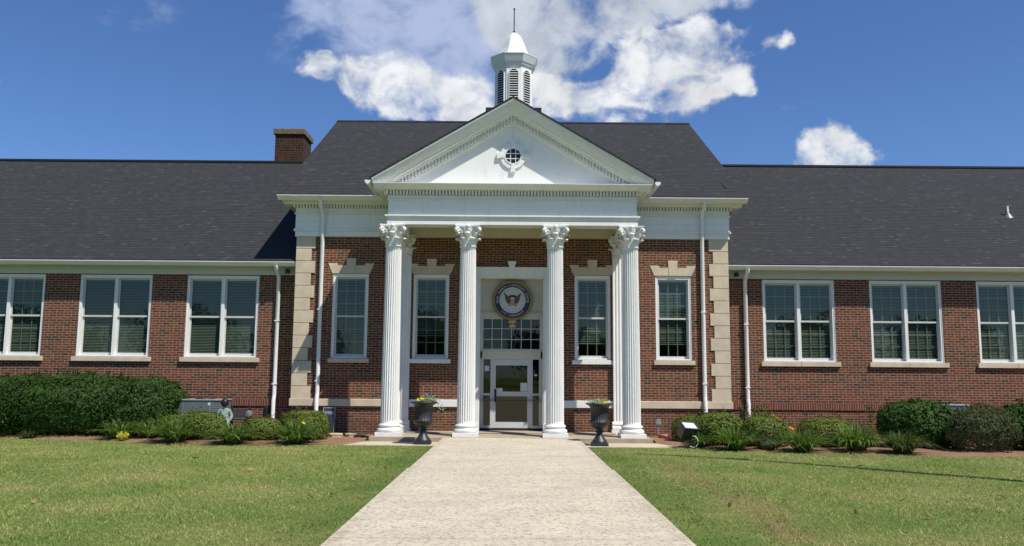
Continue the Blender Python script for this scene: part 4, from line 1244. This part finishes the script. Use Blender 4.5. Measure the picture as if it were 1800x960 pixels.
# right bed
shrub('boxwood_shrub', 'rear boxwood behind the black floodlight', 4.75, -1.45, .55, .45, .68, BOX, 5000, .020, .011, 2.6, .06, 'shrub', G1, 16)
shrub('boxwood_shrub', 'wide boxwood right of the black floodlight', 5.15, -2.5, .64, .5, .82, BOX, 7500, .020, .011, 2.7, .05, 'shrub', G1, 16)
shrub('boxwood_shrub', 'clipped boxwood in front of the right wing downspout', 6.2, -2.85, .60, .48, .74, BOX, 6500, .020, .011, 3.0, .05, 'shrub', G1, 16)
shrub('boxwood_shrub', 'rear boxwood left of the orange flowers', 6.55, -1.5, .48, .42, .72, BOX, 4500, .020, .011, 2.5, .06, 'shrub', G1, 16)
clump('daylily_clump', 'daylily clump in front of the two boxwoods right of the floodlight', 5.27, -3.62, .50, .58, LILY, 220, .011, 'plant', G2)
clump('daylily_clump', 'short clump under the black floodlight', 4.62, -2.95, .40, .36, LILY, 150, .010, 'plant', G2)
shrub('grey_shrub', 'tiny grey twiggy bush between two right-hand daylilies', 6.02, -3.62, .26, .22, .30, GREYSH, 1100, .016, .008, 2.1, .14, 'shrub', None, 12)
clump('daylily_clump', 'daylily clump below the orange flowers', 6.72, -4.05, .48, .55, LILY, 220, .011, 'plant', G2)
shrub('boxwood_shrub', 'rear boxwood right of the orange flowers', 8.25, -1.65, .62, .45, .66, BOX, 5500, .020, .011, 2.6, .06, 'shrub', G1, 16)
shrub('boxwood_shrub', 'front boxwood right of the orange flowers', 7.65, -2.85, .62, .48, .72, BOX, 6500, .020, .011, 2.7, .06, 'shrub', G1, 16)
clump('daylily_clump', 'tall bright daylily clump in the middle of the right bed', 8.0, -3.95, .52, .70, LILY, 240, .011, 'plant', G2, upright=.3)
clump('daylily_clump', 'bright clump tucked left of the dark round evergreen', 8.75, -2.8, .42, .52, LILY, 180, .010, 'plant', G2, upright=.3)
clump('daylily_clump', 'dull olive clump in front of the dark round evergreen', 8.85, -4.4, .52, .56, LILYD, 260, .009, 'plant', G2, upright=.25)
shrub('holly_shrub', 'dark round evergreen left of the right-hand cooling unit', 10.1, -2.7, 1.0, .85, 1.12, DARKSH, 15000, .034, .015, 2.7, .08, 'shrub', G3, 60, depth=.42)
shrub('grey_shrub', 'straggly grey twiggy bush in front of the right-hand cooling unit', 11.0, -3.9, .80, .6, 1.02, GREYSH, 9500, .026, .008, 2.0, .20, 'shrub', None, 110, depth=.6)
shrub('holly_shrub', 'dark evergreen cut by the right picture edge', 12.75, -3.3, 1.2, .85, 1.10, DARKSH, 14000, .034, .015, 2.5, .09, 'shrub', G3, 60, depth=.42)
# climbing seedlings by the wall
def sprig(x, y, h, label, n=70):
    t = thing('wall_seedling', label, 'plant', (x, y, zg(x, y)), 0, 'dark seedlings by the right wing wall')
    m = MB(); m.tube([(0, 0, 0), (.02, 0, h * .5), (-.02, 0, h * .95)], [.009, .007, .003], 6); m.build('stem', TRUNK, t)
    P_ = np.stack([rng.normal(0, .075, n), rng.normal(0, .05, n), rng.uniform(.25, 1, n) * h], 1)
    V, F = leaf_quads(P_, np.tile([0, -1., .4], (n, 1)), .036, .018, .7); npmesh('foliage', V, F, DARKSH, t)
sprig(6.52, .25, .92, 'dark seedling just left of the right wing downspout')
sprig(6.98, .22, .98, 'dark seedling just right of the right wing downspout')
sprig(10.1, .2, 1.02, 'tall dark seedling climbing the wall left of the round evergreen', 110)
sprig(3.98 + .45, -1.9, .38, 'low weedy sprig beside the terracotta splash block', 90)
# bright flowers behind the boxwoods
def marigold(x, y, z, mats, label):
    t = thing('flowering_plant', label, 'flowers', (x, y, zg(x, y)))
    P_ = rng.normal(0, 1, (120, 3)) * [.10, .08, .14] + [0, 0, z - .12]
    V, F = leaf_quads(P_, np.tile([0, -1., .5], (120, 1)), .03, .014, .8); npmesh('foliage', V, F, BRIGHT, t)
    for mt, pts in mats:
        for px, pz in pts:
            m = MB(); flower(m, (px, -.16, z + pz), .05, px * 7, 7); flower(m, (px, -.19, z + pz), .032, px * 3, 7); m.build('bloom', mt, t)
marigold(6.92, -.95, .66, [(PETALO, [(-.13, -.02), (-.05, .0), (.06, .07), (.14, .0)])], 'orange flowers above the boxwood right of the right wing downspout')
marigold(7.30, -1.1, .42, [(PETALW, [(-.09, .02)]), (PETALO, [(.06, .0), (.12, -.03)])], 'white and orange flowers low beside the orange ones')

# ------------------------------------------------------------------ things in the beds
def cooling_unit(x, y, w, d, h, label, rz=0):
    t = thing('cooling_unit', label, 'air conditioner', (x, y, -.06), rz, 'outdoor cooling units')
    m = MB(); m.box(-w / 2, w / 2, -d / 2, d / 2, .05, h - .04); m.build('cabinet', METALGR, t, bevel=.012)
    m = MB(); m.box(-w / 2 - .02, w / 2 + .02, -d / 2 - .02, d / 2 + .02, h - .04, h); m.build('lid', METALLT, t, bevel=.01)
    m = MB(); m.box(-w / 2 - .05, w / 2 + .05, -d / 2 - .05, d / 2 + .05, -.05, .05); m.build('base_pad', PADC, t)
    m = MB()
    for i in range(14):
        z = .16 + i * (h - .3) / 14; m.box(w / 2 - .26, w / 2 - .03, -d / 2 - .008, -d / 2, z, z + .018)
    m.build('grille', METALLT, t)
    m = MB(); m.box(w / 2 - .33, w / 2 - .31, -d / 2 - .006, -d / 2 + .01, .1, h - .06); m.box(-w / 2 + .14, -w / 2 + .15, -d / 2 - .004, -d / 2 + .01, .1, h - .06); m.build('seam', METALLT, t)
    m = MB(); m.box(.22, .28, -d / 2 - .009, -d / 2, h - .16, h - .09); m.build('badge', PAPER, t)
    m = MB(); m.lathe([(.26, h), (.26, h + .02), (.23, h + .025), (.04, h + .03)], 0, 0, 28); m.build('fan_guard', BLACKIRON, t)
    return t
cooling_unit(-8.42, -.32, 1.2, .75, .96, 'green-grey cooling unit beside the bronze statue by the left wing')
cooling_unit(11.95, -.40, .80, .75, .98, 'green-grey cooling unit half hidden between the right-hand bushes')

# bronze seated child
def skin_figure(name, joints, edges, radii, mat, parent):
    me = bpy.data.meshes.new(name); me.from_pydata(joints, edges, []); me.update()
    o = bpy.data.objects.new(name, me); COL.objects.link(o); o.parent = parent
    sk = o.modifiers.new('skin', 'SKIN'); sv = me.skin_vertices[0].data
    for i, r in enumerate(radii): sv[i].radius = (r, r)
    sv[0].use_root = True
    ss = o.modifiers.new('sub', 'SUBSURF'); ss.levels = 2; ss.render_levels = 2
    me.materials.append(mat)
    return o
def child_statue(loc, rz, label, bodymat, headmat, lean=0.0):
    t = thing('child_statue', label, 'statue', loc, rz, 'statues beside the left wing')
    J = [(0, 0, .42), (0, .02, .55), (0, .02 - lean * .5, .68), (0, .01 - lean, .76),              # pelvis..neck
         (-.13, .01 - lean * .8, .68), (-.19, -.04 - lean, .54), (-.12, -.18 - lean, .46), (-.07, -.24 - lean, .47),
         (.13, .01 - lean * .8, .68), (.19, -.03 - lean, .54), (.15, -.16 - lean, .43), (.10, -.23 - lean, .44),
         (-.08, -.05, .41), (-.09, -.30, .42), (-.09, -.33, .10), (-.09, -.42, .04),
         (.08, -.05, .41), (.09, -.30, .42), (.09, -.33, .10), (.09, -.42, .04)]
    Ed = [(0, 1), (1, 2), (2, 3), (2, 4), (4, 5), (5, 6), (6, 7), (2, 8), (8, 9), (9, 10), (10, 11), (0, 12), (12, 13), (13, 14), (14, 15), (0, 16), (16, 17), (17, 18), (18, 19)]
    R = [.11, .105, .105, .05, .055, .045, .036, .03, .055, .045, .036, .03, .075, .062, .042, .036, .075, .062, .042, .036]
    skin_figure('body', J, Ed, R, bodymat, t)
    m = MB(); hz, hy = .885, -.01 - lean * 1.25
    m.ellip((0, hy, hz), .088, .10, .115, 20, 14); m.ellip((0, hy - .098, hz - .012), .015, .022, .022, 8, 6)
    for s in (-1, 1):
        m.ellip((s * .088, hy + .005, hz - .01), .014, .022, .03, 8, 6); m.ellip((s * .034, hy - .088, hz + .012), .015, .012, .010, 8, 6)
    m.ellip((0, hy - .088, hz - .055), .028, .014, .008, 8, 5)
    m.build('head', headmat, t)
    m = MB(); m.ellip((0, hy + .012, hz + .018), .094, .104, .108, 18, 12)
    m.v = [(x, y if z > hz + .03 or y > hy - .02 else max(y, hy - .04), z) for x, y, z in m.v]
    m.build('hair', headmat, t)
    return t
child_statue((-7.60, -1.12, -.06), math.radians(18), 'seated child statue with dark bronze head and pale green shirt by the cooling unit', VERDI, BRONZE)
s2 = child_statue((-7.02, -.45, -.40), math.radians(-35), 'small weathered grey child statue leaning forward at the bench end', GREYSTAT, GREYSTAT, .13)
t = thing('garden_bench', 'dark slatted bench between the two child statues', 'bench', (-7.38, -.55, -.06))
for x in (-.24, .24):
    m = MB(); m.box(x - .025, x + .025, -.26, -.21, 0, .42); m.box(x - .025, x + .025, .08, .13, 0, .76); m.box(x - .024, x + .024, -.21, .08, .36, .40); m.build('leg', BLACKIRON, t)
m = MB()
for i in range(4): m.box(-.29, .29, -.28 + i * .09, -.28 + i * .09 + .075, .42, .445)
m.build('seat', BLACKIRON, t)
m = MB(); m.box(-.21, .21, .055, .08, .58, .70); m.box(-.21, .21, .055, .08, .47, .555); m.build('backrest', simple('dark_slate_board', (.045, .048, .05), .7, 0, .3, 10), t)
# leaning frame by the wall
t = thing('leaning_frame', 'grey framed dark panel leaning on the wall behind the flat topped boxwood', 'frame', (-5.02, -.30, -.06))
tilt = Matrix.Rotation(math.radians(-9), 4, 'X')
m = MB(); m.box(-.17, -.145, -.014, .014, 0, .76); m.box(.145, .17, -.014, .014, 0, .76); m.box(-.145, .145, -.013, .013, .735, .76); m.box(-.145, .145, -.012, .012, .57, .59); m.xform(tilt); m.build('rail', simple('frame_grey', (.26, .27, .29), .5, .2), t)
m = MB(); m.box(-.145, .145, -.004, .006, .59, .735); m.box(-.145, .145, -.004, .006, .02, .57); m.xform(tilt); m.build('panel', simple('frame_dark', (.03, .035, .04), .5), t)
m = MB(); m.prism_y([(-.13, .60), (.13, .60), (.13, .65), (.07, .64), (.0, .66), (-.06, .645), (-.13, .67)], -.008, -.005); m.xform(tilt); m.build('picture', simple('picture_grey', (.20, .23, .27), .6), t)
# flat stones and gutter hose end
for k, (x, y, w, d, lab) in enumerate(((-4.70, -.95, .46, .30, 'flat tan stone lying right of the leaning frame'), (-4.25, -.93, .38, .28, 'flat tan stone nearest the left porch column'))):
    m = MB(); n = 11; top = []; 
    poly = [(w / 2 * (1 + .12 * math.sin(5 * a + k)) * math.cos(a), d / 2 * (1 + .10 * math.cos(4 * a + k)) * math.sin(a)) for a in [2 * PI * i / n for i in range(n)]]
    m.prism_z([(x_ * .94, y_ * .94) for x_, y_ in poly], -.02, .05); m.prism_z(poly, .05, .10)
    tag(m.build('flat_stone', FLSTONE, None, (x, y, -.06), bevel=.01), lab, 'stone', 'flat stones by the wall')
m = MB(); m.tube([(-.16, .04, .04), (-.05, .02, .045), (.06, 0, .035), (.22, -.02, .02)], [.05, .055, .05, .035], 10); tag(m.build('drain_hose', BLACKIRON, None, (-3.98, -1.1, -.07)), 'short black drain hose end between flat stones and porch', 'hose')
# outlet post, splash block
t = thing('outlet_post', 'grey outlet box on a thin post by the wall right of the porch', 'outlet', (4.02, -.5, -.06))
m = MB(); m.box(-.022, .022, -.02, .02, 0, .37); m.build('post', ALU, t)
m = MB(); m.box(-.065, .065, -.06, .035, .37, .51); m.box(-.07, .07, -.066, .0, .50, .515); m.build('outlet_box', METALLT, t, bevel=.008)
m = MB(); m.prism_x([(-.35, 0), (.25, 0), (.25, .12), (.2, .12), (.18, .06), (-.35, .02)], -.13, .13)
for s in (-1, 1): m.prism_x([(-.35, 0.01), (.25, 0.01), (.25, .13), (-.35, .06)], s * .13, s * .16)
tag(m.build('splash_block', TERRA, None, (4.25, -.75, -.06)), 'terracotta splash block on the ground beside the outlet post', 'splash block').rotation_euler = (0, 0, .5)
# ground floodlight
t = thing('floodlight', 'black ground floodlight with bright tilted lens at the lawn edge right of the porch', 'floodlight', (4.30, -3.2, -.06), 0)
R_ = Matrix.Translation((0, .0, .50)) @ Matrix.Rotation(math.radians(16), 4, 'Z') @ Matrix.Rotation(math.radians(31), 4, 'X') @ Matrix.Rotation(math.radians(5), 4, 'Y')
m = MB(); v = [(-.20, -.15, .0), (.20, -.15, .0), (.20, .15, .0), (-.20, .15, .0), (-.19, -.13, -.32), (.08, -.13, -.32), (.08, .10, -.32), (-.19, .10, -.32)]
m.add(v, [(4, 7, 6, 5), (0, 4, 5, 1), (1, 5, 6, 2), (2, 6, 7, 3), (3, 7, 4, 0)])
for a, c, e, g in ((-.215, .215, -.165, -.135), (-.215, .215, .135, .165), (-.215, -.18, -.135, .135), (.18, .215, -.135, .135)): m.box(a, c, e, g, -.01, .025)
m.xform(R_); m.build('housing', BLACKIRON, t, bevel=.006)
m = MB(); m.quad((-.18, -.135, -.004), (.18, -.135, -.004), (.18, .135, -.004), (-.18, .135, -.004)); m.xform(R_); m.build('reflector', REFLECT, t)
m = MB(); m.quad((-.18, -.135, .012), (.18, -.135, .012), (.18, .135, .012), (-.18, .135, .012)); m.xform(R_); m.build('lens', LENS, t)
m = MB(); m.tube([(0, .04, -.03), (0, .04, .30)], .035, 10); m.tube([(-.12, .03, .22), (.12, .03, .22)], .02, 8); m.build('stand', BLACKIRON, t)
m = MB(); m.tube([(.05, -.02, .26), (.12, -.06, .25), (.17, -.08, .18), (.175, -.09, .10), (.13, -.10, .02), (.06, -.10, -.01), (-.02, -.10, .02)], .012, 8); m.build('cable', HOSE, t)

# ------------------------------------------------------------------ flagpole outside the picture (its shadow crosses the right lawn)
FP = thing('flagpole', 'tall flagpole with limp flags on the right lawn, casting the long thin shadow', 'flagpole', (8.95, -10.6, -.015))
m = MB(); m.tube([(0, 0, 0), (0, 0, 12.9)], [.13, .075], 14); m.build('pole', ALU, FP)
m = MB(); m.ellip((0, 0, 12.98), .09, .09, .09); m.build('finial', GOLD, FP)
m = MB(); m.lathe([(.16, 0), (.16, .05), (.1, .12)], seg=20); m.build('base_collar', ALU, FP)
def limp(z0, z1, wid, mat, name, ph):
    m = MB(); K = 24; rows = []
    for i in range(9):
        t = i / 8; z = z1 - (z1 - z0) * t
        for k in range(K + 1):
            u = k / K; w = wid * (.45 + .55 * math.sin(PI * min(1, t * .9 + .1)))
            rows.append((.05 + w * u * .5 + .03 * math.sin(u * 16 + t * 3 + ph), .10 * math.sin(u * 13 + ph) * u, z - .25 * u))
    m.add(rows, [(i * (K + 1) + k, i * (K + 1) + k + 1, (i + 1) * (K + 1) + k + 1, (i + 1) * (K + 1) + k) for i in range(8) for k in range(K)], True)
    return m.build(name, mat, FP)
limp(11.1, 12.6, .55, FLAGRED, 'flag', 0); limp(9.3, 10.5, .40, FLAGWHITE, 'flag', 2)

# ------------------------------------------------------------------ trees across the road behind the camera (mirrored in the glass)
def tree(x, y, h, r, label):
    t = thing('shade_tree', label, 'tree', (x, y, -.02), rng.uniform(0, 6), 'trees across the front lawn')
    m = MB(); m.tube([(0, 0, -.1), (.05, 0, h * .25), (-.05, .05, h * .5), (0, 0, h * .8)], [.28, .22, .15, .05], 10)
    for k in range(7):
        a = k * 2.4; z = h * (.3 + .06 * k); m.tube([(0, 0, z), (r * .35 * math.cos(a), r * .35 * math.sin(a), z + h * .1), (r * .7 * math.cos(a), r * .7 * math.sin(a), z + h * .17)], [.10, .06, .02], 6)
    m.build('trunk', TRUNK, t)
    Ps = []
    for k in range(90):
        d = rng.normal(0, 1, 3); d /= np.linalg.norm(d); c = d * rng.uniform(.35, .95) * [r, r, h * .44] + [0, 0, h * .55]
        q = rng.normal(0, 1, (60, 3)); q /= np.linalg.norm(q, axis=1, keepdims=True); Ps.append(c + q * rng.uniform(.5, 1, (60, 1)) * r * .24)
    P_ = np.concatenate(Ps); V, F = leaf_quads(P_, P_ - [0, 0, h * .6], .50, .30, .8); npmesh('crown', V, F, TREELEAF, t)
for i, (x, y, h, r) in enumerate(((-72, -104, 11, 9.5), (-52, -110, 12, 10), (-33, -104, 10, 9), (-14, -112, 11.5, 9.5), (8, -106, 9.5, 9), (27, -110, 12, 10), (47, -104, 10.5, 9.5), (68, -108, 12, 10))):
    tree(x, y, h, r, 'broad green shade tree across the lawn, number matching its place from the left'.replace('number matching its place', ['first', 'second', 'third', 'fourth', 'fifth', 'sixth', 'seventh', 'eighth'][i]))

# ------------------------------------------------------------------ grass and fallen leaves
def grass():
    n = 330000
    dist = np.sqrt(rng.uniform(6.5 ** 2, 21.5 ** 2, int(n * 1.0)))
    y = -23.6 + dist; x = rng.uniform(-.72, .72, len(y)) * dist
    edge = np.where(x < 0, np.interp(x, [p[0] for p in LEDGE], [p[1] for p in LEDGE]), np.interp(x, [p[0] for p in REDGE], [p[1] for p in REDGE]))
    edge = np.where(np.abs(x) < 4.1, -3.16, edge) + .10 * np.sin(x * 2.3) * (np.abs(x) > 4.1)
    wl = WALK + np.where(y < -9, .03, 0) + .015 - np.abs(rng.normal(0, .05, len(x))) * (rng.uniform(0, 1, len(x)) < .6) + (.035 * np.sin(y * 3.1 + np.sign(x)) * np.sin(y * 1.3) + .02 * np.sin(y * 9.7 + 2 * np.sign(x)) - .02) * (y < -4)
    ok = (np.abs(x) > wl) & (y < edge + rng.normal(0, .05, len(x)))
    x, y = x[ok], y[ok]; z = zgn(y); n = len(x)
    tuft = np.sin(x * 3.1 + np.sin(y * 2.3) * 2) * np.sin(y * 4.1 + np.sin(x * 1.7) * 2)
    h = rng.uniform(.014, .032, n) * (1 + .35 * tuft) * np.where(rng.uniform(0, 1, n) < .006, 2.3, 1) * (1 + 1.1 * (np.sin(x * 7.3 + 1.7 * np.sin(y * 5.1)) * np.sin(y * 6.7 + 1.3 * np.sin(x * 4.3)) > .93)); w = rng.uniform(.0035, .0075, n)
    a = rng.uniform(0, 2 * PI, n); lean = rng.normal(0, .8, (n, 2)) * h[:, None]
    V = np.zeros((n, 3, 3))
    V[:, 0] = np.stack([x - w * np.cos(a), y - w * np.sin(a), z - .004], 1); V[:, 1] = np.stack([x + w * np.cos(a), y + w * np.sin(a), z - .004], 1)
    V[:, 2] = np.stack([x + lean[:, 0], y + lean[:, 1], z + h], 1)
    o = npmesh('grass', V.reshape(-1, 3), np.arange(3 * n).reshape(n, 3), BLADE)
    tag(o, 'short mown grass growing over both lawns', 'grass', kind='stuff')
grass()
def fallen():
    protos = []
    for s in range(4):
        m = MB(); n = 9; L = .05
        v = []
        for i in range(n):
            t = i / (n - 1) * 2 - 1; ww = .024 * (1 - t * t) ** .6; c = .018 * math.sin(t * 2 + s) + .014 * t * t
            v += [(t * L, -ww, c + .012), (t * L, 0, c), (t * L, ww, c + .010)]
        m.add(v, [(i * 3 + k, (i + 1) * 3 + k, (i + 1) * 3 + k + 1, i * 3 + k + 1) for i in range(n - 1) for k in (0, 1)])
        protos.append(m)
    px = [(18, -8.5)]
    spots = [(-6.2, -7.5), (-3.5, -10.2), (-4.9, -11.6), (-3.0, -8.0), (-2.6, -11.1), (-2.35, -10.6), (-2.5, -12.3), (-2.75, -12.35), (-2.1, -9.0), (-3.3, -13.0), (-4.4, -9.4), (-6.9, -10.1), (-1.95, -12.6), (-5.8, -12.9), (-2.9, -5.4), (-7.9, -7.0),
             (2.5, -7.8), (3.6, -9.6), (3.3, -10.2), (3.9, -9.2), (3.1, -11.9), (2.35, -11.2), (3.4, -12.4), (2.7, -12.9), (4.2, -11.8), (5.0, -9.9), (5.3, -11.0), (5.6, -12.7), (5.1, -12.3), (5.9, -13.0), (6.3, -8.1), (5.8, -9.9), (4.3, -13.3), (6.6, -11.9), (7.6, -9.1), (8.3, -8.4), (2.2, -9.4), (4.9, -13.6), (6.9, -7.3), (7.2, -10.4)]
    objs = [protos[i].build('fallen_leaf', DRYLEAF) for i in range(4)]
    for i, (x, y) in enumerate(spots):
        o = objs[i] if i < 4 else objs[i % 4].copy()
        if i >= 4: COL.objects.link(o)
        o.location = (x + rng.normal(0, .1), y + rng.normal(0, .1), zg(x, y) + .022); o.rotation_euler = (rng.normal(0, .3), rng.normal(0, .3), rng.uniform(0, 6.28)); s = rng.uniform(.7, 1.25); o.scale = (s, s, s)
        tag(o, 'dry brown fallen leaf lying on the mown lawn', 'leaf', 'fallen leaves on the lawn')
fallen()
